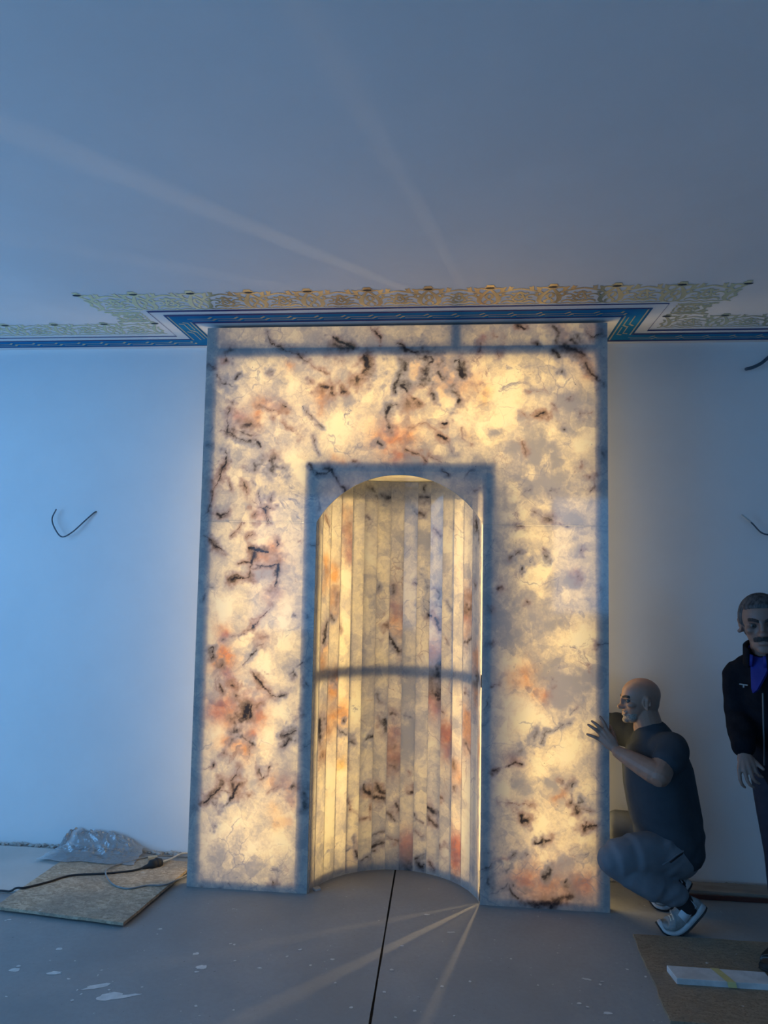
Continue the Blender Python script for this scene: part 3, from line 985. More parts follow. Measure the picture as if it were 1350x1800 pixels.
def slab(name, xs, zlo, zhi, rows, parent, strokes, seed, back=()):
    """front skin plus its sawn edges; xs columns, zlo/zhi functions of x"""
    nx = len(xs); nz = rows+1
    X = np.repeat(xs, nz); lo = np.array([zlo(x) for x in xs]); hi = np.array([zhi(x) for x in xs])
    t = np.linspace(0, 1, nz); Z = (lo[:,None]+(hi-lo)[:,None]*t[None]).ravel()
    V = np.stack([X, 0*X, Z], 1); n = len(V)
    I = np.arange(n).reshape(nx, nz)
    F = np.stack([I[:-1,:-1], I[1:,:-1], I[1:,1:], I[:-1,1:]], -1).reshape(-1, 4).tolist()
    loop = list(I[:,0])+list(I[-1,1:])+list(I[-2::-1,-1])+list(I[0,-2:0:-1])
    B = V[loop]; c = len(loop)
    e1 = B.copy(); e1[:,1] = TH
    V2 = np.concatenate([V, B, e1]); k0 = n; k1 = n+c
    for a in range(c):
        b = (a+1) % c; F.append([k0+a, k1+a, k1+b, k0+b])
    L = paint(V[:,0], V[:,2], strokes, seed); L = np.concatenate([L, L[loop], L[loop]])
    me = bpy.data.meshes.new(name); me.from_pydata(V2.tolist(), [], F); me.update(); set_layers(me, L)
    return link(name, me, parent, M['stone'])
def mihrab():
    root = thing('marble_prayer_niche', 'tall backlit onyx stone prayer niche surround with dark veins, glowing yellow, standing against the wall', 'niche', (0, 0, 0))
    FS = parse(FRONT); g = .0003
    AR = (OA*OA+(ZA-ZS)**2)/(2*(ZA-ZS))
    arch = lambda x: ZA-AR+math.sqrt(max(0, AR*AR-x*x)) if abs(x) < OA else ZS
    # lintel with the arch cut out
    xs = np.concatenate([np.linspace(-HW, -OA-.001, 140), -OA*np.cos(np.linspace(0, PI, 210)), np.linspace(OA+.001, HW, 140)])
    slab('lintel_slab', xs, lambda x: (arch(x) if abs(x) < OA else ZS)+g, lambda x: HT, 220, root, FS, 5)
    slab('jamb_slab', np.linspace(-HW, -OA, 150), lambda x: .001, lambda x: ZS-g, 420, root, FS, 77)
    slab('jamb_slab', np.linspace(OA, HW, 150), lambda x: .001, lambda x: ZS-g, 420, root, FS, 99)
    # niche of sixteen staves on an arc
    NS = parse(NICHE); S = .37; RR = (OA*OA+S*S)/(2*S); CY = S-RR; X0 = .004; th = math.asin(OA/RR); N = 16
    ds = 2*th*RR/N; rs = random.Random(8)
    for i in range(N):
        a0 = -th+2*th*i/N; a1 = -th+2*th*(i+1)/N
        P0 = np.array([X0+RR*math.sin(a0), CY+RR*math.cos(a0)]); P1 = np.array([X0+RR*math.sin(a1), CY+RR*math.cos(a1)])
        if P0[1] < .013: t = (.013-P0[1])/(P1[1]-P0[1]); P0 = P0+(P1-P0)*t
        if P1[1] < .027: t = (.027-P1[1])/(P0[1]-P1[1]); P1 = P1+(P0-P1)*t
        d = P1-P0; P0 = P0+d*.0012; P1 = P1-d*.0012
        nx, nz = 13, 441
        u = np.linspace(0, 1, nx); z = np.linspace(.002, 2.182, nz)
        U = np.repeat(u, nz); Z = np.tile(z, nx)
        V = np.stack([P0[0]+(P1-P0)[0]*U, P0[1]+(P1-P0)[1]*U, Z], 1)
        off = np.array([(P1-P0)[1]*-1, (P1-P0)[0]]); off = off/np.linalg.norm(off)*.004*0
        I = np.arange(nx*nz).reshape(nx, nz); F = np.stack([I[:-1,:-1], I[1:,:-1], I[1:,1:], I[:-1,1:]], -1).reshape(-1, 4).tolist()
        s0 = -th*RR+ds*i; s = s0+ds*U
        mine = []
        for k, w_, st, p in NS:
            mc = p[:,0].mean(); wide = w_ > .034 and k in 'wg'
            if s0-.004 <= mc < s0+ds+.004 or (wide and s0-.04 < mc < s0+ds+.04) or (p[:,0].max()-p[:,0].min() > .09 and p[:,0].min() < s0+ds and p[:,0].max() > s0): mine.append((k, w_, st, p))
        L = paint(s, Z, mine, 300+i*7)
        L[:,3] = np.clip(L[:,3]+rs.uniform(-.05, .26)*(.6+.5*vnoise(U*0, Z, 2.2, 500+i)), 0, 1)
        L[:,4] = np.clip(L[:,4]+rs.uniform(0, .35)*(.6+.5*vnoise(U*0, Z, 1.8, 600+i)), 0, 1)
        me = bpy.data.meshes.new('stave'); 
        n = len(V); B0 = V[list(I[0])]; B1 = V[list(I[-1])]; nrm = np.array([-(P1-P0)[1], (P1-P0)[0], 0]); nrm = nrm/np.linalg.norm(nrm)*.012
        V = np.concatenate([V, B0, B0+nrm, B1, B1+nrm]); L = np.concatenate([L, L[list(I[0])], L[list(I[0])], L[list(I[-1])], L[list(I[-1])]])
        for a in range(nz-1):
            F.append([n+a, n+nz+a, n+nz+a+1, n+a+1])
            if i < N-1: F.append([n+2*nz+a, n+2*nz+a+1, n+3*nz+a+1, n+3*nz+a])
        # each stave is cut from another part of the block: shift its grain by rolling the local frame
        sh = Vector((rs.uniform(-9, 9), rs.uniform(-9, 9), rs.uniform(-9, 9)))
        me.from_pydata((V-np.array(sh)).tolist(), [], F); me.update(); set_layers(me, L, rs.uniform(.80, 1.12))
        o = link('stave', me, root, M['stone']); o.location = sh
    # flat stone ceiling of the niche
    bm = bmesh.new(); pts = [(X0+RR*math.sin(a), CY+RR*math.cos(a)) for a in np.linspace(-th, th, 40)]
    pts = [(x, max(y, .012)) for x, y in pts]
    bm.faces.new([bm.verts.new((x, y, 2.186)) for x, y in pts]); bmesh.ops.triangulate(bm, faces=bm.faces[:])
    me = bpy.data.meshes.new('niche_ceiling'); bm.to_mesh(me); bm.free(); n = len(me.vertices); set_layers(me, np.tile([0,0,0,0,.6,0], (n, 1)))
    if me.polygons[0].normal.z > 0: me.flip_normals()
    link('niche_ceiling', me, root, M['stone'])
    # square steel tubes right behind the stone: they show as dark bars through it
    Y0, Y1 = .019, .058
    def bar(x0, x1, z0, z1, y0=Y0, y1=Y1): box('steel_tube', x0, x1, y0, y1, z0, z1, M['steel'], root)
    for s in (-1, 1):
        a, b = sorted((s*1.010, s*1.080)); bar(a, b, .004, 2.984)
        if s < 0: bar(-.514, -.446, .004, 2.19)
        else: box('steel_flat', .446, .514, .0165, .0178, .004, 2.19, M['steel'], root)
        a, b = sorted((s*.516, s*1.008)); bar(a, b, .004, .045)
    bar(-1.006, 1.006, 2.820, 2.878); bar(-.512, .512, 2.194, 2.252); bar(.258, .322, 2.88, 2.984)
    # curved flats behind the staves
    for z0, z1 in ((1.068, 1.132), (2.07, 2.19), (.003, .05)):
        bm = bmesh.new(); ri, ro = RR+.014, RR+.022; prev = None
        for a in np.linspace(-th*.98, th*.98, 40):
            c = [bm.verts.new((X0+r*math.sin(a), CY+r*math.cos(a), z)) for r in (ri, ro) for z in (z0, z1)]
            if prev:
                for i, j in ((0,1),(1,3),(3,2),(2,0)): bm.faces.new((prev[i], prev[j], c[j], c[i]))
            prev = c
        bmobj('curved_flat', bm, M['steel'], root)
    # unseen plates added beside the narrow LED strips, keeping their light off the jamb
    for ang in (39.5, 12.5, 60.5):
        a = math.radians(ang); d = Vector((math.sin(a), math.cos(a), 0)); q = Vector((d.y, -d.x, 0)); S0 = Vector((.4425, .021, 0))
        for sg in (-1, 1):
            bm = bmesh.new(); lo = []
            for r_, t_ in ((.125, .0062), (.206, .0062), (.206, .0074), (.125, .0074)): lo.append(S0+d*r_+q*sg*t_)
            v0 = [bm.verts.new(p+Vector((0, 0, .05))) for p in lo]; v1 = [bm.verts.new(p+Vector((0, 0, 2.15))) for p in lo]
            bm.faces.new(v0); bm.faces.new(v1)
            for i in range(4): bm.faces.new((v0[i], v0[(i+1) % 4], v1[(i+1) % 4], v1[i]))
            bmobj('led_baffle', bm, M['steel'], root)
    box('top_light_stop', -1.07, 1.07, .0115, .425, 2.986, 2.990, M['steel'], root)  # unseen plate added to stop LED light leaking onto the ceiling
mihrab()

# ------------------------------------------------------------------ painted ornament of the ceiling
def ribbons(name, strokes, z, m, kind=None, parent=None):
    """flat painted strokes: (points, widths) -> quads on the ceiling"""
    V = []; F = []
    for si, (P, W) in enumerate(strokes):
        P = np.array(P, float); n = len(P); zz = (si % 40)*1.5e-5
        if not isinstance(W, (list, tuple, np.ndarray)): W = [W]*n
        T = np.zeros_like(P); T[1:-1] = P[2:]-P[:-2]; T[0] = P[1]-P[0]; T[-1] = P[-1]-P[-2]
        Nn = np.stack([-T[:,1], T[:,0]], 1); Nn /= np.linalg.norm(Nn, axis=1)[:,None]+1e-9
        b = len(V)
        for i in range(n):
            k = 1.0
            if 0 < i < n-1:
                d0 = P[i]-P[i-1]; d0 = d0/np.linalg.norm(d0); c = abs(Nn[i] @ np.array([-d0[1], d0[0]])); k = 1/max(c, .5)
            for s in (-.5, .5): V.append((*(P[i]+Nn[i]*s*W[i]*k), z-zz))
        for i in range(n-1): F.append((b+2*i, b+2*i+1, b+2*i+3, b+2*i+2))
    me = bpy.data.meshes.new(name); me.from_pydata(V, [], F); me.update()
    for p in me.polygons:
        if p.normal.z > 0: p.flip()
    o = link(name, me, parent, m)
    if kind: o['kind'] = kind
    return o
def poly2(V2, z): return [(x, y, z) for x, y in V2]
def offs(path, d):
    """offset an axis-aligned polyline to its left by d"""
    P = [np.array(p, float) for p in path]; out = []
    for i in range(len(P)):
        ns = []
        if i > 0: t = P[i]-P[i-1]; t /= np.linalg.norm(t); ns.append(np.array([-t[1], t[0]]))
        if i < len(P)-1: t = P[i+1]-P[i]; t /= np.linalg.norm(t); ns.append(np.array([-t[1], t[0]]))
        out.append(P[i]+(ns[0]*d if len(ns) == 1 else (ns[0]+ns[1])*d/(1+ns[0] @ ns[1])))
    return out
def ornament():
    # centre line of the blue band: along the wall, out round the niche, and on along the wall
    J = 1.212; path = [(XL+.02, .316), (-J, .316), (-J, -.092), (J, -.092), (J, .316), (XR-.02, .316)]
    W = .128
    e0, e1 = offs(path, W/2), offs(path, -W/2)
    V = []; F = []
    for a, b in zip(e0, e1): V += [(*a, H-.0015), (*b, H-.0015)]
    for i in range(len(path)-1): F.append((2*i, 2*i+1, 2*i+3, 2*i+2))
    me = bpy.data.meshes.new('trim_1'); me.from_pydata(V, [], F); me.update()
    for p in me.polygons:
        if p.normal.z > 0: p.flip()
    band = struct(link('trim_1', me, None, M['blue']))
    band['label'] = 'painted blue key pattern band on the ceiling edge, stepping out round the niche'
    def lines(d, w_, m, nm, z=.0022): ribbons(nm, [(offs(path, d), w_)], H-z, m, None, band)
    lines(W/2-.006, .012, M['navy'], 'navy_edge_line'); lines(-W/2+.006, .012, M['navy'], 'navy_edge_line')
    for i0 in (1, 3):
        for d_ in (W/2-.017, -W/2+.017): ribbons('pale_edge_line', [(offs(path, d_)[i0:i0+2], .008)], H-.0022, M['cream_line'], None, band)
    # the key: stepped pale lines between the two edges
    st = []; per = .142; hw = W/2-.019
    for i in range(len(path)-1):
        a, b = np.array(path[i]), np.array(path[i+1]); Ln = np.linalg.norm(b-a); t = (b-a)/Ln; nn = np.array([-t[1], t[0]])
        m0 = hw if i else 0; L = Ln-2*hw; k = max(1, round(L/per)); p = L/k
        for j in range(k):
            u = hw+p*j
            def q(x, y): return a+t*(u+x*p)+nn*(y*hw)
            for y_, o_ in ((.56, 0.0), (-.06, -.12)):
                st.append(([q(max(o_+.14, .0), y_), q(o_+.93, y_)], .0062)); st.append(([q(o_+.93, y_+.04), q(o_+1.03, y_-.30), q(o_+1.12, y_-.56)] if j < k-1 else [q(o_+.90, y_+.04), q(o_+.95, y_-.56)], .0125))
    ribbons('pale_key_line', st, H-.0024, M['cream_line'], None, band)
    # thin navy line outside the band
    lo = offs(path, -(-W/2-.055)); 
    o2 = ribbons('trim_2', [([(XL+.02, .197), (-1.338, .197), (-1.338, -.214), (1.338, -.214), (1.338, .197), (XR-.02, .197)], .012)], H-.0016, M['navy'])
    struct(o2); o2['label'] = 'thin painted navy line on the ceiling running outside the blue key band'
    # gold filigree: one motif, mirrored and repeated
    base = [
        ([(.0,.02),(.10,.07),(.2,.03),(.32,.06),(.42,.02),(.5,.05)], [.025,.04,.025,.04,.025,.04]),
        ([(.10,.07),(.16,.20),(.15,.40),(.10,.56),(.05,.70),(.0,.80)], [.05,.075,.085,.07,.05,.04]),
        ([(.15,.36),(.24,.48),(.33,.50),(.38,.42),(.34,.33),(.28,.35)], [.06,.05,.04,.035,.03,.05]),
        ([(.12,.55),(.20,.66),(.30,.70),(.40,.76),(.5,.80)], [.05,.06,.045,.05,.05]),
        ([(.20,.66),(.21,.80),(.26,.88)], [.05,.08,.02]),
        ([(.30,.70),(.33,.82),(.31,.92)], [.04,.075,.015]),
        ([(.33,.82),(.38,.90)], [.05,.01]),
        ([(.03,.80),(.14,.84),(.22,.80)], [.05,.06,.03]),
        ([(.5,.66),(.42,.56),(.36,.60)], [.04,.045,.06]),
        ([(.5,.62),(.44,.44),(.5,.28)], [.03,.04,.03]),
        ([(.5,.20),(.42,.14),(.33,.22),(.25,.18),(.22,.10)], [.07,.05,.06,.04,.02]),
        ([(.5,.48),(.45,.40),(.40,.28),(.5,.16)], [.03,.03,.04,.05]),
        ([(.0,.30),(.05,.40),(.04,.52),(.0,.60)], [.04,.05,.045,.03]),
        ([(.0,.30),(.06,.20),(.05,.10)], [.05,.05,.03]),
        ([(.40,.42),(.47,.36)], [.05,.02]),
        ([(.24,.48),(.22,.58),(.27,.60)], [.04,.05,.02]),
    ]
    fl = [([(.0,.84),(.075,.93)], [.05,.055]), ([(.0,.84),(.085,.80)], [.05,.05]), ([(.0,.84),(.0,1.0)], [.05,.06]), ([(.0,.86),(.045,1.0)], [.05,.045])]
    def curve(P, Wd, n=5):
        Q = spline([(x, y, 0) for x, y in P], n) if len(P) > 2 else [Vector((x, y, 0)) for x, y in P]
        ww = np.interp(np.linspace(0, len(P)-1, len(Q)), range(len(P)), Wd)
        return [(q.x, q.y) for q in Q], ww
    cells = [curve(P, Wd) for P, Wd in base+fl]
    gold = []; dots = []
    def row(o, t, nrm, length, k, depth, flowers=True):
        o = np.array(o, float); t = np.array(t, float); nrm = np.array(nrm, float); p = length/k
        for j in range(k):
            for mir in (0, 1):
                for P, ww in cells:
                    Q = [o+t*p*(j+((1-u) if mir else u))+nrm*depth*v for u, v in P]
                    gold.append((Q, ww*depth*1.12))
        if flowers:
            for j in range(k+1): dots.append(o+t*p*j+nrm*depth*.86)
    row((-1.60, -.232), (1, 0), (0, -1), 3.22, 11, .262)
    for s in (-1, 1):
        row((s*1.375, .155), (s, 0), (0, -1), 2.93, 10, .215)
        row((s*1.375, -.215), (0, 1), (s, 0), .16, 1, .20, False)
    o3 = ribbons('trim_3', gold, H-.0012, M['gold']); struct(o3); o3['label'] = 'painted gold filigree of scrolls and leaves on the ceiling above the niche'
    V = []; F = []
    for c in dots:
        b = len(V)
        for k in range(8): V.append((c[0]+.022*math.cos(k*PI/4), c[1]+.011*math.sin(k*PI/4), H-.0022))
        F.append(tuple(range(b, b+8)))
    me = bpy.data.meshes.new('flower_centre'); me.from_pydata(V, [], F); me.update(); link('flower_centre', me, o3, M['dark_dot'])
ornament()

# ------------------------------------------------------------------ people
def frame(loc, fwd, up=(0, 0, 1), s=1.0):
    f = Vector(fwd).normalized(); u = Vector(up); u = (u-f*u.dot(f)).normalized(); l = u.cross(f)
    m = Matrix((f*s, l*s, u*s)).transposed().to_4x4(); m.translation = loc; return m
HEAD = [((-.012,0,.030),(.098,.076,.083)), ((.020,0,-.022),(.064,.060,.075)), ((.043,0,-.076),(.040,.043,.034)),
        ((-.03,0,-.012),(.070,.066,.070)), ((.066,0,.020),(.024,.046,.013)), ((.086,0,-.002),(.014,.011,.028)),
        ((.1015,0,-.027),(.0145,.0145,.013)), ((.091,.012,-.030),(.012,.008,.009)), ((.091,-.012,-.030),(.012,.008,.009)),
        ((.054,.042,-.014),(.027,.020,.018)), ((.054,-.042,-.014),(.027,.020,.018)), ((.078,0,-.054),(.013,.027,.010)),
        ((.079,0,-.066),(.0125,.022,.007)), ((.072,0,-.094),(.018,.024,.015))]
def head_r(D):
    """distance from the head centre to its surface along unit directions D (n,3)"""
    acc = np.zeros(len(D)); K = 260.0
    for c, r in HEAD:
        c = np.array(c); r = np.array(r); d = D/r; o = -c/r
        A = (d*d).sum(1); B = (d*o).sum(1); Cc = (o*o).sum()-1; q = B*B-A*Cc
        t = np.where(q > 0, (-B+np.sqrt(np.maximum(q, 0)))/A, 0); acc += np.exp(K*np.clip(t, 0, .14))-1
    r = np.log(acc+1)/K; P = D*r[:,None]
    for s in (-1, 1):
        e = np.array((.078, s*.031, .004)); dd = ((P-e)**2*np.array((.25, 1, 1.7))).sum(1); r = r-.0115*np.exp(-dd/(2*.0125**2))
        nl = np.array((.075, s*.024, -.045)); dd = ((P-nl)**2).sum(1); r = r-.002*np.exp(-dd/(2*.006**2))
    P = D*r[:,None]
    m = np.exp(-((P[:,2]+.0605)/.0022)**2)*np.clip(1-(np.abs(P[:,1])/.024)**4, 0, 1)*(P[:,0] > .04); r = r-.005*m
    return r
def head_grid(nu=150, nv=110):
    u = np.linspace(-PI, PI, nu, endpoint=False); v = np.linspace(0.02, PI-.02, nv)
    U, Vv = np.meshgrid(u, v, indexing='ij')
    D = np.stack([np.cos(U)*np.sin(Vv), np.sin(U)*np.sin(Vv), np.cos(Vv)], -1).reshape(-1, 3)
    return D, head_r(D), nu, nv
HG = head_grid()
def add_head(bm, m):
    D, r, nu, nv = HG; P = D*r[:,None]
    vs = [bm.verts.new(m @ Vector(p)) for p in P]
    for i in range(nu):
        for j in range(nv-1):
            a, b = i*nv+j, ((i+1) % nu)*nv+j; bm.faces.new((vs[a], vs[a+1], vs[b+1], vs[b]))
    bm.faces.new([vs[i*nv] for i in range(nu)]); bm.faces.new([vs[i*nv+nv-1] for i in reversed(range(nu))])
    for s in (-1, 1):                                     # ears
        c = Vector((-.012, s*.073, -.002)); ax = Vector((-.35, s*.94, 0)).normalized(); fx = Vector((0,0,1)).cross(ax)*s
        rim = []
        for k in range(13):
            a = -1.0+k/12*4.6
            rx, rz = .017, .030
            rim.append(m @ (c+Vector((-1,0,0))*rx*-math.cos(a)*1+Vector((0,0,1))*rz*math.sin(a)+Vector((-.4*0, s, 0))*(.005-.004*math.cos(a))))
        add_tube(bm, rim, .0042*m.to_scale().x, 8)
        add_tube(bm, [m @ (c+Vector((.004,0,-.024))), m @ (c+Vector((.002, s*.010,-.028)))], .0085*m.to_scale().x, 8)
        add_tube(bm, [m @ (c+Vector((-.002,s*-.004,-.014))), m @ (c+Vector((-.004,s*.003,.016)))], .013*m.to_scale().x, 8)
def head_patch(name, m, mask, thick, mt, parent, jitter=0, nu=200, nv=150):
    D, r, nu, nv = head_grid(nu, nv); P = D*r[:,None]; k = mask(P, D).reshape(nu, nv)
    t = np.clip(k, 0, 1)*thick; rs = np.random.RandomState(4)
    q = D*(r+t.ravel()*(1+jitter*(rs.rand(len(D))-.5)))[:,None]; base = D*(r-.004)[:,None]
    bm = bmesh.new(); top = {}; bot = {}
    def tv(i):
        if i not in top: top[i] = bm.verts.new(m @ Vector(q[i]))
        return top[i]
    def bv(i):
        if i not in bot: bot[i] = bm.verts.new(m @ Vector(base[i]))
        return bot[i]
    on = k > .02
    ec = {}
    for i in range(nu):
        for j in range(nv-1):
            i2 = (i+1) % nu
            if on[i, j] and on[i2, j] and on[i, j+1] and on[i2, j+1]:
                f = (i*nv+j, i*nv+j+1, i2*nv+j+1, i2*nv+j)
                bm.faces.new([tv(x) for x in f]); bm.faces.new([bv(x) for x in reversed(f)])
                for a, b in zip(f, f[1:]+f[:1]): ec[(a, b)] = 1
    for a, b in list(ec):
        if (b, a) not in ec: bm.faces.new((tv(b), tv(a), bv(a), bv(b)))
    return bmobj(name, bm, mt, parent, True)
def add_eyes(m, parent, look=(1, 0, 0)):
    for s in (-1, 1):
        bm = bmesh.new(); c = Vector((.0660, s*.0315, .003)); bmesh.ops.create_uvsphere(bm, u_segments=16, v_segments=12, radius=.0125)
        bm.transform(m @ Matrix.Translation(c)); e = bmobj('eye', bm, M['eye'], parent, True)
        bm = bmesh.new(); L = Vector(look).normalized(); bmesh.ops.create_uvsphere(bm, u_segments=12, v_segments=8, radius=.0062)
        bm.transform(m @ Matrix.Translation(c+L*.0078)); bmobj('iris', bm, M['iris'], e, True)
def brow_mask(P, D):
    y = np.abs(P[:,1]); zc = .0215+.006*np.sin(np.clip((y-.012)/.036, 0, 1)*PI*.8)
    return np.where(P[:,0] > 0, np.clip(1.4-np.abs(P[:,2]-zc)/.0055, 0, 1)*np.clip((y-.009)/.004, 0, 1)*np.clip((.050-y)/.006, 0, 1), 0)
def add_hand(bm, wrist, knuckles, tips, bends, thumb, rs=1.0, palm_n=None):
    """palm from the wrist to four knuckles, four fingers through a bend to their tips, and a thumb"""
    W = Vector(wrist); K = [Vector(k) for k in knuckles]
    ctr = sum(K, Vector())/4
    for k in K:
        add_tube(bm, [W.lerp(k, .12), W.lerp(k, .55), k], [.0155*rs, .0135*rs, .0112*rs], 10)
    across = (K[0]-K[3]).normalized()
    add_tube(bm, [W.lerp(ctr, .15), W.lerp(ctr, .5), W.lerp(ctr, .88)], [(.025*rs, .0135*rs), (.036*rs, .0135*rs), (.036*rs, .0115*rs)], 14, side=across)
    for k, t, b in zip(K, tips, bends):
        t = Vector(t); mid = k.lerp(t, .48)+Vector(b); m2 = mid.lerp(t, .55)+Vector(b)*.35
        add_tube(bm, [k, mid, m2, t], [.0098*rs, .0090*rs, .0082*rs, .0066*rs], 10)
    T = [Vector(t) for t in thumb]
    add_tube(bm, T, [.0155*rs]+[.0118*rs]*(len(T)-2)+[.0085*rs], 10)

def shoe(name, pts, parent, side, long=1.0, dark=False):
    """low trainer: pts = sole contact line from toe to heel as (x, z) plus y; side = lateral unit vector"""
    P = [Vector(p) for p in pts]; n = len(P); S = Vector(side)
    Q = spline(P, 5); N = len(Q)
    t = np.linspace(0, 1, N)
    up = []
    for i in range(N):
        T = (Q[min(i+1, N-1)]-Q[max(i-1, 0)]).normalized(); u = S.cross(T).normalized()
        if u.z < 0: u = -u
        up.append(u)
    hh = np.interp(t, [0,.06,.16,.30,.42,.55,.72,.88,.96,1], [.018,.045,.062,.070,.086,.105,.098,.098,.088,.050])
    ww = np.interp(t, [0,.05,.15,.32,.5,.7,.88,.96,1], [.012,.030,.042,.049,.044,.036,.034,.028,.014])
    def loft(z0, z1, wk, mt, nm, par, pw=2.6, top=True):
        bm = bmesh.new(); rings = []; seg = 20
        for i in range(N):
            a0 = z0(i); a1 = z1(i); ring = []
            for k in range(seg):
                a = 2*PI*k/seg; cx = math.copysign(abs(math.cos(a))**(2/pw), math.cos(a)); sz = math.copysign(abs(math.sin(a))**(2/pw), math.sin(a))
                narrow = 1-.42*max(sz, 0)**2 if top else 1
                ring.append(bm.verts.new(Q[i]+S*cx*ww[i]*wk*narrow+up[i]*((a0+a1)/2+(a1-a0)/2*sz)))
            rings.append(ring)
        for a, b in zip(rings, rings[1:]):
            for k in range(seg): bm.faces.new((a[k], a[(k+1) % seg], b[(k+1) % seg], b[k]))
        bm.faces.new(rings[0]); bm.faces.new(list(reversed(rings[-1])))
        return bmobj(nm, bm, mt, par, True)
    mu = M['dark_shoe'] if dark else M['shoe']
    o = loft(lambda i: .016, lambda i: hh[i], 1.0, mu, name, parent)
    th = lambda i: float(np.interp(t[i], [0,.1,.4,.7,1], [.030,.024,.026,.034,.040]))
    loft(lambda i: .005, th, 1.07, M['outsole'] if dark else M['sole'], 'sole', o, 4, False)
    loft(lambda i: -.001, lambda i: .008, 1.05, M['outsole'], 'outsole', o, 4, False)
    if not dark:
        for k in range(4):                                  # laces across the instep
            i = int(N*(.30+.055*k)); c = Q[i]+up[i]*(hh[i]+.001); w_ = ww[i]*.5
            tube('lace', [c-S*w_-up[i]*.008, c+up[i]*.002, c+S*w_-up[i]*.008], .0034, M['lace'], o, 6, 3)
        i = int(N*.93)
        for sg in (-1, 1):
            bm = bmesh.new(); vs = []
            for ii, a, b in ((int(N*.70), .040, .085), (int(N*.80), .045, .092), (int(N*.92), .05, .094)):
                for h_ in (a, b): vs.append(bm.verts.new(Q[ii]+S*sg*(ww[ii]*(.985 if h_ < .06 else .80)+.0035)+up[ii]*h_))
            bm.faces.new((vs[0], vs[2], vs[3], vs[1])); bm.faces.new((vs[2], vs[4], vs[5], vs[3]))
            pa = bmobj('heel_panel', bm, M['shoe_patch'], o, True); sm = pa.modifiers.new('t', 'SOLIDIFY'); sm.thickness = .004; sm.offset = 0
    return o

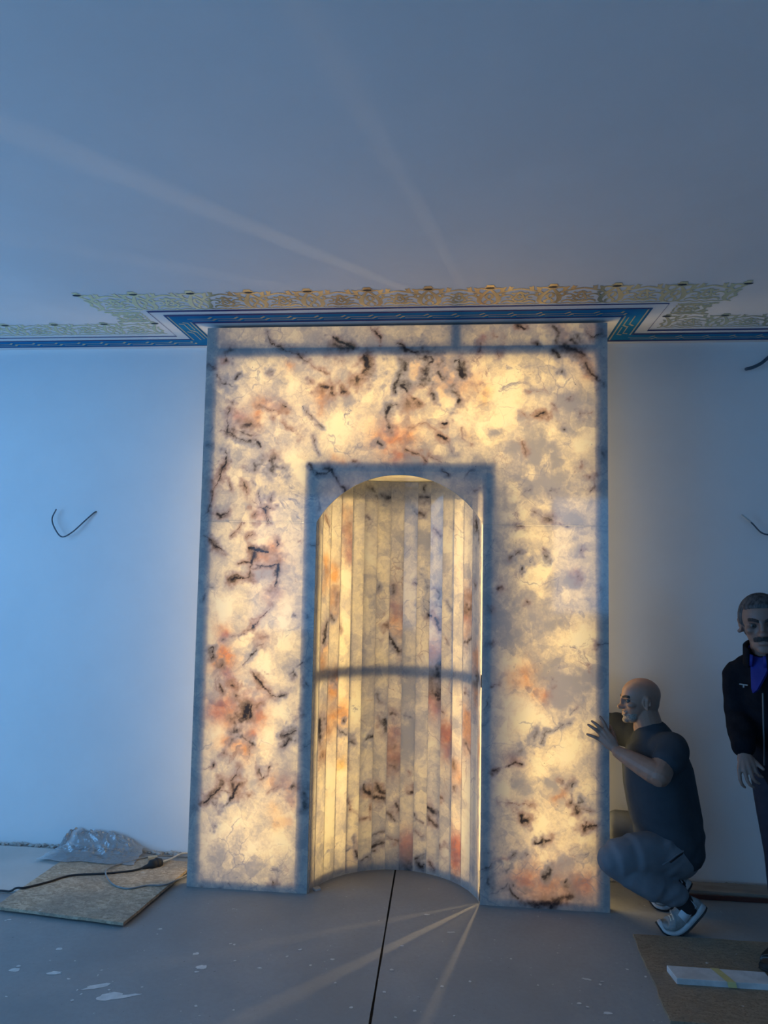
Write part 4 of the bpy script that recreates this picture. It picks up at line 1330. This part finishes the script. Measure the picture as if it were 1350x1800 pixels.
def crouching_man():
    hm = frame((1.243, .055, 1.033), (-.985, -.10, -.05), (-.06, 0, 1), .99)
    bm = bmesh.new(); add_head(bm, hm)
    add_tube(bm, [(1.300, .055, .80), (1.297, .055, .875), (1.281, .055, .935), (1.266, .055, .985)], [(.078,.080), (.067,.071), (.062,.068), (.060,.066)], 18, side=(0,1,0))
    add_tube(bm, [(1.246, .055, .895), (1.250, .055, .935)], .034, 14)
    # torso core under the clothes
    add_tube(bm, [(1.40,.03,.30), (1.365,.03,.42), (1.33,.035,.56), (1.315,.045,.70), (1.312,.05,.80), (1.310,.05,.855)],
             [(.150,.120), (.165,.125), (.175,.130), (.185,.125), (.165,.105), (.09,.075)], 24, side=(0,1,0))
    # left arm: towards the camera, hand flat on the stone
    Ls, Le, Lw = (1.345,-.125,.835), (1.262,-.235,.738), (1.106,-.088,.803)
    add_tube(bm, spline([(1.33,-.07,.83), Ls, Vector(Ls).lerp(Vector(Le), .5), Le], 4), [.066]*5+[.062]*4+[.054]*4, 16)
    add_tube(bm, spline([Le, Vector(Le).lerp(Vector(Lw), .3), Vector(Le).lerp(Vector(Lw), .7), Lw], 4), list(np.interp(range(13), [0,2,5,9,12], [.051,.055,.050,.038,.030])), 16)
    add_hand(bm, Lw, [(1.063,-.036,.898), (1.043,-.036,.894), (1.030,-.036,.878), (1.026,-.036,.850)],
             [(1.033,-.014,.957), (.994,-.013,.932), (.976,-.013,.914), (.971,-.014,.867)],
             [(.002,-.010,.002)]*4, [(1.098,-.066,.835), (1.100,-.03,.862), (1.098,.012,.882), (1.092,.046,.902)], 1.0)
    # right arm reaching behind the stone
    Rs, Re, Rw = (1.285,.235,.845), (1.06,.345,.86), (1.12,.345,1.08)
    Rw = (.86,.345,.93)
    add_tube(bm, spline([(1.31,.17,.83), Rs, Re], 6), [.060]*7+[.050]*6, 14)
    add_tube(bm, [Re, Rw], [.046, .030], 14)
    add_hand(bm, Rw, [(.775,.335,.985), (.77,.335,.965), (.77,.34,.945), (.775,.345,.925)], [(.70,.325,1.03), (.685,.325,.99), (.685,.33,.955), (.70,.34,.92)], [(0,-.006,.004)]*4, [(.84,.335,.95), (.80,.32,1.0), (.775,.31,1.03)])
    # legs under the trousers
    for hip, knee, ank in (((1.40,-.06,.32), (1.055,-.195,.325), (1.385,-.165,.155)), ((1.40,.12,.32), (1.115,.205,.345), (1.445,.105,.135))):
        add_tube(bm, [hip, Vector(hip).lerp(Vector(knee), .5), knee], [.085, .075, .052], 14)
        add_tube(bm, [knee, Vector(knee).lerp(Vector(ank), .4), ank], [.048, .050, .032], 14)
    body = bmobj('person', bm, M['skin']); remesh(body, .0036, 3, .4)
    tag(body, 'bald crouching man in dark t-shirt and grey trousers, his hand on the stone', 'person')
    add_eyes(hm, body, (1, 0, .0)); [head_patch('eyebrow', hm, (lambda P, D, s=s: brow_mask(P, D)*(P[:,1]*s > 0)), .0028, M['brow'], body, .6) for s in (-1, 1)]
    def beard(P, D):
        lo = np.clip((-.058-P[:,2])/.010, 0, 1)*np.clip((P[:,0]-.030)/.022, 0, 1)
        mo = np.exp(-((P[:,2]+.047)/.006)**2)*np.clip((.030-np.abs(P[:,1]))/.006, 0, 1)*(P[:,0] > .06)
        lips = np.exp(-((P[:,2]+.061)/.0065)**2)*np.clip((.024-np.abs(P[:,1]))/.006, 0, 1)*(P[:,0] > .05)
        return np.clip(np.maximum(lo, mo*.7)-lips*.9, 0, 1)
    head_patch('beard', hm, beard, .0022, M['beard'], body, .5)
    # t-shirt
    bm = bmesh.new()
    add_tube(bm, [(1.385,.03,.345), (1.372,.03,.40), (1.338,.03,.52), (1.318,.04,.64), (1.308,.048,.74), (1.310,.05,.80), (1.312,.05,.845)],
             [(.205,.158), (.205,.160), (.205,.158), (.205,.158), (.205,.150), (.190,.128), (.125,.098)], 32, side=(0,1,0))
    add_tube(bm, [(1.300,.055,.845), (1.298,.055,.872)], [(.098,.096), (.082,.084)], 24, side=(0,1,0), caps=1)
    add_tube(bm, spline([(1.33,-.06,.82), (1.352,-.120,.835), (1.338,-.158,.810), (1.322,-.176,.797)], 4), [.080]*5+[.079]*4+[.077]*4, 20)
    add_tube(bm, spline([(1.31,.15,.81), (1.26,.225,.832), (1.16,.275,.850), (1.085,.315,.860)], 4), [.092]*5+[.084]*4+[.070]*4, 20)
    add_tube(bm, [(1.448,.03,.325), (1.455,.03,.42), (1.448,.03,.52), (1.42,.04,.70), (1.39,.045,.82)], [(.190,.084), (.165,.080), (.14,.075), (.14,.076), (.10,.06)], 20, side=(0,1,0))
    sh = bmobj('tshirt', bm, M['shirt'], body); remesh(sh, .008, 8, .5)
    # folds: gathered towards the reaching arm, loose at the hem
    for v in sh.data.vertices:
        p = v.co; fw = max(0, 1-abs(p.z-.80)/.14)*max(0, min(1, (1.27-p.x)/.10)); n = mnoise.noise(Vector((p.x*9, p.y*9, p.z*5)))
        ph = (p.x*60+p.z*22+p.y*30); k = .0055*fw*math.sin(ph+1.6*n)+.0035*max(0, 1-abs(p.z-.40)/.12)*math.sin(p.z*75+p.x*14+2.5*n)+.004*n
        v.co += v.normal*k
    # trousers
    bm = bmesh.new()
    add_tube(bm, [(1.41,.03,.385), (1.402,.03,.33), (1.408,.03,.29)], [(.182,.105), (.195,.116), (.178,.100)], 28, side=(0,1,0))
    add_tube(bm, spline([(1.395,-.055,.320), (1.26,-.125,.338), (1.13,-.175,.340), (1.052,-.195,.326)], 5), [(.108,.112)]*5+[(.100,.104)]*5+[(.086,.090)]*5+[(.068,.072)], 22, side=(0,1,0))
    add_tube(bm, spline([(1.058,-.192,.315), (1.16,-.186,.262), (1.28,-.176,.205), (1.352,-.168,.178)], 5), [.067]*4+[.074]*6+[.062]*5+[.056], 20)
    add_tube(bm, spline([(1.395,.115,.320), (1.25,.165,.350), (1.115,.205,.352)], 5), [.104]*5+[.09]*5+[.070], 20)
    add_tube(bm, spline([(1.115,.20,.342), (1.22,.16,.262), (1.38,.115,.175)], 5), [.066]*3+[.070]*4+[.055]*4, 20)
    tr = bmobj('trousers', bm, M['trousers'], body); remesh(tr, .008, 6, .5)
    for v in tr.data.vertices:
        p = v.co; n = mnoise.noise(Vector((p.x*7, p.y*7, p.z*7))); n2 = mnoise.noise(Vector((p.x*16, p.y*16, p.z*22)))
        v.co += v.normal*(.006*n+.003*n2+.003*max(0, 1-abs(p.x-1.33)/.08)*math.sin(p.z*90-p.x*60))
    def on_cloth(P, lift):
        out = []
        for p in P:
            ok, co, no, ix = tr.closest_point_on_mesh(Vector(p)); out.append(co+no*lift)
        return out
    tube('pocket_seam', on_cloth([(1.395,-.19,.388), (1.355,-.20,.372), (1.315,-.215,.350), (1.280,-.23,.330)], .001), .0042, M['trousers'], tr)
    tube('pocket_slit', on_cloth([(1.385,-.19,.376), (1.350,-.20,.361), (1.315,-.215,.341)], .0005), .0050, M['sock'], tr)
    for nm, a, b, y in (('sock', (1.36,-.166,.172), (1.405,-.166,.122), 0), ('sock', (1.42,.108,.15), (1.452,.104,.108), 0)):
        tube(nm, [a, b], .044, M['sock'], body, 16, 1)
    shoe('shoe', [(1.258,-.165,.040), (1.282,-.165,.012), (1.318,-.165,.0015), (1.355,-.165,.0025), (1.400,-.165,.028), (1.450,-.165,.082), (1.490,-.165,.128)], body, (0,1,0))
    shoe('shoe', [(1.285,.10,.038), (1.310,.10,.011), (1.345,.10,.0015), (1.38,.10,.0025), (1.42,.10,.03), (1.468,.10,.084), (1.506,.10,.13)], body, (0,1,0))
crouching_man()

def standing_man():
    hm = frame((1.590, -.60, 1.478), (-.34, -.93, -.10), (-.07, 0, 1), 1.05)
    bm = bmesh.new(); add_head(bm, hm)
    nb = Vector((1.635, -.545, 1.33))
    add_tube(bm, [(1.645,-.53,1.27), nb, (1.610,-.575,1.41), (1.598,-.585,1.45)], [.075, .062, .058, .058], 18)
    fwd = Vector((-.75, -.66, 0)).normalized(); rgt = fwd.cross(Vector((0, 0, 1)))
    def B(f, r, z, c): return Vector((c[0], c[1], 0))+fwd*f+rgt*r+Vector((0, 0, z))
    cs = [(1.745,-.52), (1.735,-.52), (1.715,-.525), (1.685,-.53), (1.655,-.535), (1.645,-.54)]; zs = [.86, .95, 1.05, 1.18, 1.27, 1.325]
    add_tube(bm, [(c[0], c[1], z) for c, z in zip(cs, zs)], [(.155,.105), (.155,.105), (.15,.105), (.165,.112), (.15,.10), (.08,.07)], 24, side=rgt)
    Rs, Re, Rw = Vector((1.552,-.44,1.228)), Vector((1.545,-.47,1.055)), Vector((1.484,-.66,.972))
    add_tube(bm, [Rs, Re], [.054, .046], 14); add_tube(bm, [Re, Rw], [.045, .029], 14)
    add_hand(bm, Rw, [(1.508,-.70,.916), (1.490,-.71,.902), (1.471,-.708,.893), (1.454,-.695,.894)],
             [(1.540,-.705,.872), (1.524,-.715,.848), (1.502,-.715,.832), (1.474,-.70,.826)], [(-.010,-.008,-.006)]*4,
             [(1.500,-.665,.945), (1.520,-.690,.925), (1.540,-.715,.905)], .86)
    Ls, Le, Lw = Vector((1.80,-.66,1.25)), Vector((1.86,-.70,1.02)), Vector((1.84,-.84,.86))
    add_tube(bm, [Ls, Le], [.054, .046], 14); add_tube(bm, [Le, Lw], [.045, .029], 14)
    add_hand(bm, Lw, [Lw+Vector((.03-.02*k,-.03,-.075)) for k in range(4)], [Lw+Vector((.035-.023*k,-.05,-.15)) for k in range(4)], [(0,-.006,0)]*4, [Lw+Vector((-.02,-.01,-.02)), Lw+Vector((-.04,-.03,-.06)), Lw+Vector((-.045,-.04,-.09))], .95)
    legs = (((1.68,-.46,.88), (1.715,-.46,.48), (1.76,-.39,.103)), ((1.80,-.57,.88), (1.86,-.55,.48), (1.90,-.46,.103)))
    for h_, k_, a_ in legs: add_tube(bm, [h_, k_, a_], [.078, .055, .038], 14)
    body = bmobj('person', bm, M['skin2']); remesh(body, .004, 3, .4)
    tag(body, 'standing man with dark moustache, black jacket and blue shirt, at the right edge', 'person')
    add_eyes(hm, body, (1, .0, .0)); [head_patch('eyebrow', hm, (lambda P, D, s=s: brow_mask(P, D)*(P[:,1]*s > 0)), .004, M['brow'], body, .6) for s in (-1, 1)]
    head_patch('moustache', hm, lambda P, D: np.exp(-((P[:,2]+.0485-.004*np.cos(P[:,1]*60)+.10*np.abs(P[:,1]))/.0075)**4)*np.clip((.036-np.abs(P[:,1]))/.006, 0, 1)*(P[:,0] > .05), .0065, M['moustache'], body, .5)
    def hairm(P, D):
        x, y, z = P[:,0], np.abs(P[:,1]), P[:,2]
        top = (z-(.062+.35*np.maximum(0, x-.045)-.25*np.maximum(0, .02-x)))/.010
        side = np.minimum(np.minimum((y-.046)/.006, (.030-x)/.010), np.minimum((z+.008+.4*np.maximum(0, -x-.0))/.012, 1))
        back = np.minimum((-.030-x)/.012, (z+.060)/.012)
        return np.clip(np.maximum(top, np.maximum(side, back)), 0, 1)
    head_patch('hair', hm, hairm, .0085, M['hair'], body, .35)
    bm = bmesh.new()
    add_tube(bm, [(c[0], c[1], z) for c, z in zip(cs, zs)], [(.178,.128), (.178,.128), (.172,.128), (.172,.128), (.132,.108), (.092,.088)], 28, side=rgt)
    add_tube(bm, [(1.625,-.535,1.315), (1.585,-.475,1.275), (1.560,-.445,1.225)], [.062, .068, .072], 18)
    add_tube(bm, spline([(1.60,-.48,1.235), Rs, Re], 5), [.074]*6+[.064]*5, 18); add_tube(bm, [Re, Re.lerp(Rw, .5), Re.lerp(Rw, .94)], [.064, .056, .047], 18)
    add_tube(bm, spline([(1.73,-.60,1.262), Ls, Le], 5), [.074]*6+[.064]*5, 18); add_tube(bm, [Le, Le.lerp(Lw, .9)], [.062, .048], 18)
    jk = bmobj('jacket', bm, M['jacket'], body); remesh(jk, .009, 5, .5)
    for v in jk.data.vertices:
        p = v.co; n = mnoise.noise(Vector((p.x*12, p.y*12, p.z*14))); v.co += v.normal*(.005*n+.003*math.sin(p.z*70+p.x*30+2*n)*max(0, 1-abs(p.z-1.05)/.12))
    # standing collar, shirt and its collar points
    def ring_part(name, mt, c0, c1, r0, r1, a0, a1, th, par, tilt=0):
        bm = bmesh.new(); n = 28; prev = None
        for k in range(n+1):
            a = a0+(a1-a0)*k/n; d = fwd*math.cos(a)+rgt*math.sin(a)
            dz = tilt*math.cos(a)
            q = [c0+d*r0+Vector((0,0,dz)), c1+d*r1+Vector((0,0,dz)), c1+d*(r1-th)+Vector((0,0,dz)), c0+d*(r0-th)+Vector((0,0,dz))]
            cur = [bm.verts.new(x) for x in q]
            if prev:
                for i in range(4): bm.faces.new((prev[i], prev[(i+1) % 4], cur[(i+1) % 4], cur[i]))
            else: bm.faces.new(cur)
            prev = cur
        bm.faces.new(prev); return bmobj(name, bm, mt, par, True)
    cc = Vector((1.632,-.555,1.318))
    ring_part('jacket_collar', M['jacket'], cc, cc+Vector((-.010,-.012,.075)), .098, .092, .42, 2*PI-.42, .018, jk, -.03)
    ring_part('shirt_collar', M['blue_shirt'], cc+Vector((-.005,-.005,.012)), cc+Vector((-.016,-.02,.060)), .086, .074, .30, 2*PI-.30, .006, body, -.035)
    bm = bmesh.new(); f0 = cc+fwd*.112
    V = [(-.045,.02), (.045,.02), (.03,-.05), (.012,-.11), (0,-.125), (-.012,-.11), (-.03,-.05)]
    vs = [bm.verts.new(Vector((cc.x, cc.y, 0))+fwd*(.082+.40*max(0, -z)-.02*abs(r)/.045)+rgt*r+Vector((0,0,cc.z+z))) for r, z in V]
    vb = [bm.verts.new(v.co-fwd*.02) for v in vs]; bm.faces.new(vs); bm.faces.new(list(reversed(vb)))
    for i in range(len(vs)): bm.faces.new((vs[i], vb[i], vb[(i+1) % len(vs)], vs[(i+1) % len(vs)]))
    bmobj('shirt_front', bm, M['blue_shirt'], body)
    zc = [Vector((1.685,-.53,0))+fwd*.138+Vector((0,0,z)) for z in (1.19, 1.10, .98, .90)]
    tube('zip', zc, .004, M['steel'], jk)
    em = Vector((1.668,-.533,1.215))+fwd*.118+rgt*.075
    bm = bmesh.new(); add_box(bm, -.018, .018, -.002, .002, -.0025, .0025); add_box(bm, -.003, .003, -.002, .002, -.012, -.0025)
    mt = frame(em, rgt); bm.transform(mt); bmobj('chest_emblem', bm, M['grey_cable'], jk)
    bm = bmesh.new()
    add_tube(bm, [(1.74,-.515,.93), (1.742,-.515,.84)], [(.168,.120), (.165,.115)], 24, side=rgt)
    for h_, k_, a_ in legs: add_tube(bm, [h_, Vector(h_).lerp(Vector(k_), .5), k_, Vector(k_).lerp(Vector(a_), .85)], [.098, .088, .074, .066], 18)
    tr = bmobj('trousers', bm, M['jeans'], body); remesh(tr, .010, 5, .5)
    for (h_, k_, a_) in legs:
        a = Vector(a_); f = fwd
        pts = [a+f*.19+Vector((0,0,-.075)), a+f*.165+Vector((0,0,-.086)), a+f*.10+Vector((0,0,-.0885)), a+f*.0+Vector((0,0,-.0885)), a-f*.075+Vector((0,0,-.0885))]
        shoe('shoe', pts, body, rgt, dark=True)
standing_man()

# ------------------------------------------------------------------ boards, cables and rubble on the floor
def prism(name, P, z0, z1, mt, parent=None, jit=0, seed=1, n=1):
    rnd = random.Random(seed); Q = []
    for a, b in zip(P, P[1:]+P[:1]):
        for k in range(n):
            t = k/n; Q.append((a[0]+(b[0]-a[0])*t+rnd.uniform(-jit, jit), a[1]+(b[1]-a[1])*t+rnd.uniform(-jit, jit)))
    bm = bmesh.new(); lo = [bm.verts.new((x, y, z0)) for x, y in Q]; hi = [bm.verts.new((x, y, z1)) for x, y in Q]
    bm.faces.new(list(reversed(lo))); bm.faces.new(hi)
    for i in range(len(Q)): bm.faces.new((lo[i], lo[(i+1) % len(Q)], hi[(i+1) % len(Q)], hi[i]))
    bmesh.ops.bevel(bm, geom=[e for e in bm.edges if abs(e.verts[0].co.z-z1) < 1e-6 and abs(e.verts[1].co.z-z1) < 1e-6], offset=.0012, segments=1, affect='EDGES')
    return bmobj(name, bm, mt, parent)
tag(prism('plasterboard_sheet', [(-2.75,-.205), (-1.845,-.195), (-1.60,.355), (-2.75,.365)], .0005, .0115, M['plasterboard'], jit=.002, n=8), 'grey plasterboard sheet lying along the wall at the far left, half under the chipboard', 'board')
tag(prism('chipboard_sheet', [(-1.885,-.395), (-1.208,-.468), (-1.125,.245), (-1.66,.300), (-1.862,.195)], .0122, .026, M['chipboard'], jit=.002, n=10, seed=4), 'dusty brown chipboard sheet on the floor left of the niche, a plug lying on it', 'board')
tag(prism('strand_board', [(1.140,-.222), (1.120,-.885), (2.2,-.90), (2.2,-.222)], .0005, .0125, M['osb'], jit=.004, n=16, seed=7), 'brown strand board sheet on the floor at the lower right under the marble strip', 'board')
ms = tag(prism('marble_strip', [(1.205,-.535), (1.218,-.632), (1.60,-.630), (1.60,-.535)], .0130, .036, M['marble'], n=1), 'white marble offcut strip taped with yellow tape, lying on the strand board', 'stone')
bm = bmesh.new()
for a, b in (((1.400,-.522,.0132), (1.398,-.533,.0370)), ((1.398,-.533,.0370), (1.430,-.634,.0370)), ((1.430,-.634,.0370), (1.436,-.637,.016))):
    d = .017; vs = [bm.verts.new((p[0]+s*d, p[1]-.0012, p[2]+.0006)) for p, s in ((a,-1), (a,1), (b,1), (b,-1))]; bm.faces.new(vs)
bmesh.ops.remove_doubles(bm, verts=bm.verts, dist=.0001)
bmobj('tape', bm, M['tape'], ms)
bt = tag(prism('wooden_batten', [(1.525,.262), (1.50,.372), (2.6,.378), (2.6,.235)], .0006, .030, M['batten'], jit=.002, n=6), 'long dusty wooden board with a dark red edge along the foot of the right wall', 'board')
box('painted_edge', 1.53, 2.6, .222, .232, .001, .022, M['redwood'], bt)
def cable(name, P, r, mt, **k): return tube(name, P, r, mt, seg=8, n=8, **k)
zc = .0312
ext = cable('extension_cable', [(-2.45,-.26,.005), (-2.2,-.225,.0165), (-1.977,-.214,.0165), (-1.925,-.214,.0172), (-1.893,-.208,.0325), (-1.850,-.196,.0325), (-1.78,-.120,.0315), (-1.703,-.023,zc), (-1.552,.02,zc), (-1.42,.076,zc), (-1.365,.118,zc+.004)], .0052, M['black_rubber'])
tag(ext, 'black rubber extension cable running across the chipboard from the left edge', 'cable')
# socket at the cable end with the white plug pushed in
d = Vector((.046, .056, 0)).normalized()
bm = bmesh.new(); s0 = Vector((-1.368,.116,zc+.004))
add_tube(bm, [s0, s0+d*.03, s0+d*.04, s0+d*.075], [.008, .014, .027, .029], 16); bmobj('socket', bm, M['black_rubber'], ext, True)
bm = bmesh.new(); add_tube(bm, [s0+d*.077, s0+d*.083], [.032, .032], 16, caps=1); bmobj('socket_collar', bm, M['black_rubber'], ext, True)
zw = .0302
wc = cable('white_cable', [s0+d*.087, s0+d*.12+Vector((0,0,.002)), (-1.268,.262,zw+.004), (-1.245,.345,zw), (-1.21,.405,.012), (-1.13,.415,.006), (-1.04,.415,.006)], .0045, M['white_cable'])
tag(wc, 'white cable leaving the black socket towards the back of the niche', 'cable')
bm = bmesh.new(); add_tube(bm, [s0+d*.086, s0+d*.105], [.014, .006], 12); bmobj('plug', bm, M['white_cable'], wc, True)
tag(cable('grey_cable', [(-1.09,.30,.005), (-1.112,.165,.0055), (-1.125,.075,.018), (-1.174,-.06,.0302), (-1.261,-.082,.0302), (-1.341,-.131,.0302), (-1.439,-.094,.0305), (-1.525,.0,.0420), (-1.545,.100,.0345), (-1.479,.205,.0302), (-1.397,.285,.0302), (-1.318,.335,.018), (-1.234,.365,.006), (-1.10,.37,.006), (-1.0,.36,.006)], .0042, M['grey_cable']),
    'pale grey cable lying in a wide loop over the chipboard left of the niche', 'cable')
tag(prism('wood_offcut', [(-1.405,.262), (-1.36,.285), (-1.35,.262), (-1.395,.238)], .0268, .040, M['wood_chip']), 'small pale wood offcut beside the plastic film on the chipboard', 'wood')
tag(prism('stone_chip', [(-.428,.062), (-.398,.085), (-.378,.062), (-.405,.040)], .0005, .009, M['marble'], jit=.003, n=2), 'small stone chip at the left foot of the niche', 'stone')
# crumpled clear film
def film():
    nx, ny = 110, 70; V = []; F = []
    for i in range(nx):
        for j in range(ny):
            u, v = i/(nx-1), j/(ny-1)
            x = -1.985+u*.52+.05*(v-.5)*(1-2*u); y = .155+v*.262
            x += .02*mnoise.noise(Vector((u*3, v*4, 7))); y += .018*mnoise.noise(Vector((u*5, 3, 5)))*(1-v)
            edge = min(u*2.6, 1-u, v*1.4)*6; edge = min(1, max(0, edge))
            rise = min(1, max(0, v-.42)/.42)*(.062+.016*mnoise.noise(Vector((u*7, 1, 4))))*min(1, u*14+.2)*(1 if u < .55 else max(0, 1-(u-.55)/.5))+.004
            n = mnoise.ridged_multi_fractal(Vector((u*9, v*6, 1.3)), .8, 2.1, 4, 1.0, 2.0)
            z = .029+edge*(rise+.016*(n-.8)*(.25+v))+.004*abs(mnoise.noise(Vector((u*14, v*14, 2))))
            V.append((x, min(y, .424), max(z, .0285)))
    for i in range(nx-1):
        for j in range(ny-1):
            a = i*ny+j; F.append((a, a+ny, a+ny+1, a+1))
    o = poly('plastic_film', V, F, M['film'], None, False); tag(o, 'crumpled sheet of clear plastic film against the foot of the left wall', 'film')
film()
# rubble and torn edge along the foot of the wall
def rubble(name, x0, x1, n, seed, label):
    rnd = random.Random(seed); bm = bmesh.new()
    for k in range(n):
        x = rnd.uniform(x0, x1); s = rnd.uniform(.004, .014); y = WY-.004-s-rnd.random()**2*.035
        b2 = bmesh.new(); bmesh.ops.create_icosphere(b2, subdivisions=1, radius=s)
        for v in b2.verts: v.co = Vector((v.co.x*rnd.uniform(.8, 2.4), v.co.y*rnd.uniform(.6, 1), v.co.z*rnd.uniform(.5, 1.1)))+Vector((x, y, s*.5))
        me = bpy.data.meshes.new('t'); b2.to_mesh(me); b2.free(); bm.from_mesh(me); bpy.data.meshes.remove(me)
    o = bmobj(name, bm, M['rubble']); o['kind'] = 'stuff'; tag(o, label, 'rubble'); return o
rubble('mortar_rubble', -2.6, -1.27, 190, 2, 'line of grey mortar crumbs along the foot of the left wall')
rubble('mortar_rubble', 1.14, 2.5, 150, 5, 'line of grey mortar crumbs along the foot of the right wall')
# plaster splashes on the floor
def splashes():
    rnd = random.Random(11); bm = bmesh.new()
    spots = [(-1.10,-.93,.05,.014,.5), (-1.02,-.99,.045,.025,.3), (-.96,-.98,.05,.010,.4), (-1.32,-.86,.03,.012,.2), (-1.49,-.86,.022,.014,.3), (-1.60,-.96,.02,.012,.2), (-.74,-.74,.022,.016,.5), (-.80,-.64,.016,.01,.3), (-1.40,-.68,.014,.012,.1), (.86,-.62,.018,.006,-.2), (.30,-.30,.02,.006,.2), (.18,-.14,.014,.006,.1), (.90,-.85,.02,.008,.1)]
    for k in range(55): spots.append((rnd.uniform(-1.9, 1.2), rnd.uniform(-1.05, -.45), rnd.uniform(.003, .010), rnd.uniform(.003, .007), rnd.uniform(-.6, .6)))
    for x, y, a, b, r in spots:
        vs = []
        for k in range(14):
            t = 2*PI*k/14; q = 1+rnd.uniform(-.25, .25); X, Y = a*q*math.cos(t), b*q*math.sin(t)
            vs.append(bm.verts.new((x+X*math.cos(r)-Y*math.sin(r), y+X*math.sin(r)+Y*math.cos(r), .0009+len(bm.faces)*2e-5)))
        bm.faces.new(vs)
    o = bmobj('plaster_splash', bm, M['splash'], bpy.data.objects['floor']); o['kind'] = 'stuff'
splashes()
# wires left for wall lamps
def wire(P, r, label, grp=None):
    o = tube('wall_wire', P, r, M['grey_wire'], seg=8, n=8); tag(o, label, 'wire'); return o
w1 = wire([(-1.895,.440,1.995), (-1.905,.424,1.988), (-1.957,.415,1.937), (-2.026,.40,1.866), (-2.088,.395,1.836), (-2.135,.395,1.884), (-2.160,.40,1.945), (-2.140,.405,2.003)], .0042, 'grey electric wire hanging in a hook shape from the left wall')
w2 = wire([(2.13,.440,2.955), (2.10,.42,2.95), (2.055,.405,2.915), (2.012,.395,2.879), (1.962,.385,2.853), (1.924,.38,2.842)], .0095, 'thick grey cable end sticking out of the right wall near the ceiling')
w3 = wire([(2.12,.440,1.93), (2.08,.42,1.912), (2.036,.40,1.907), (1.99,.395,1.921), (1.942,.39,1.970), (1.888,.385,2.013)], .0045, 'thin bent wire sticking out of the right wall above the standing man')
bm = bmesh.new(); add_tube(bm, [(1.932,.3895,1.978), (1.888,.385,2.013)], .0066, 8); bmobj('wire_sleeve', bm, M['white_cable'], w3, True)
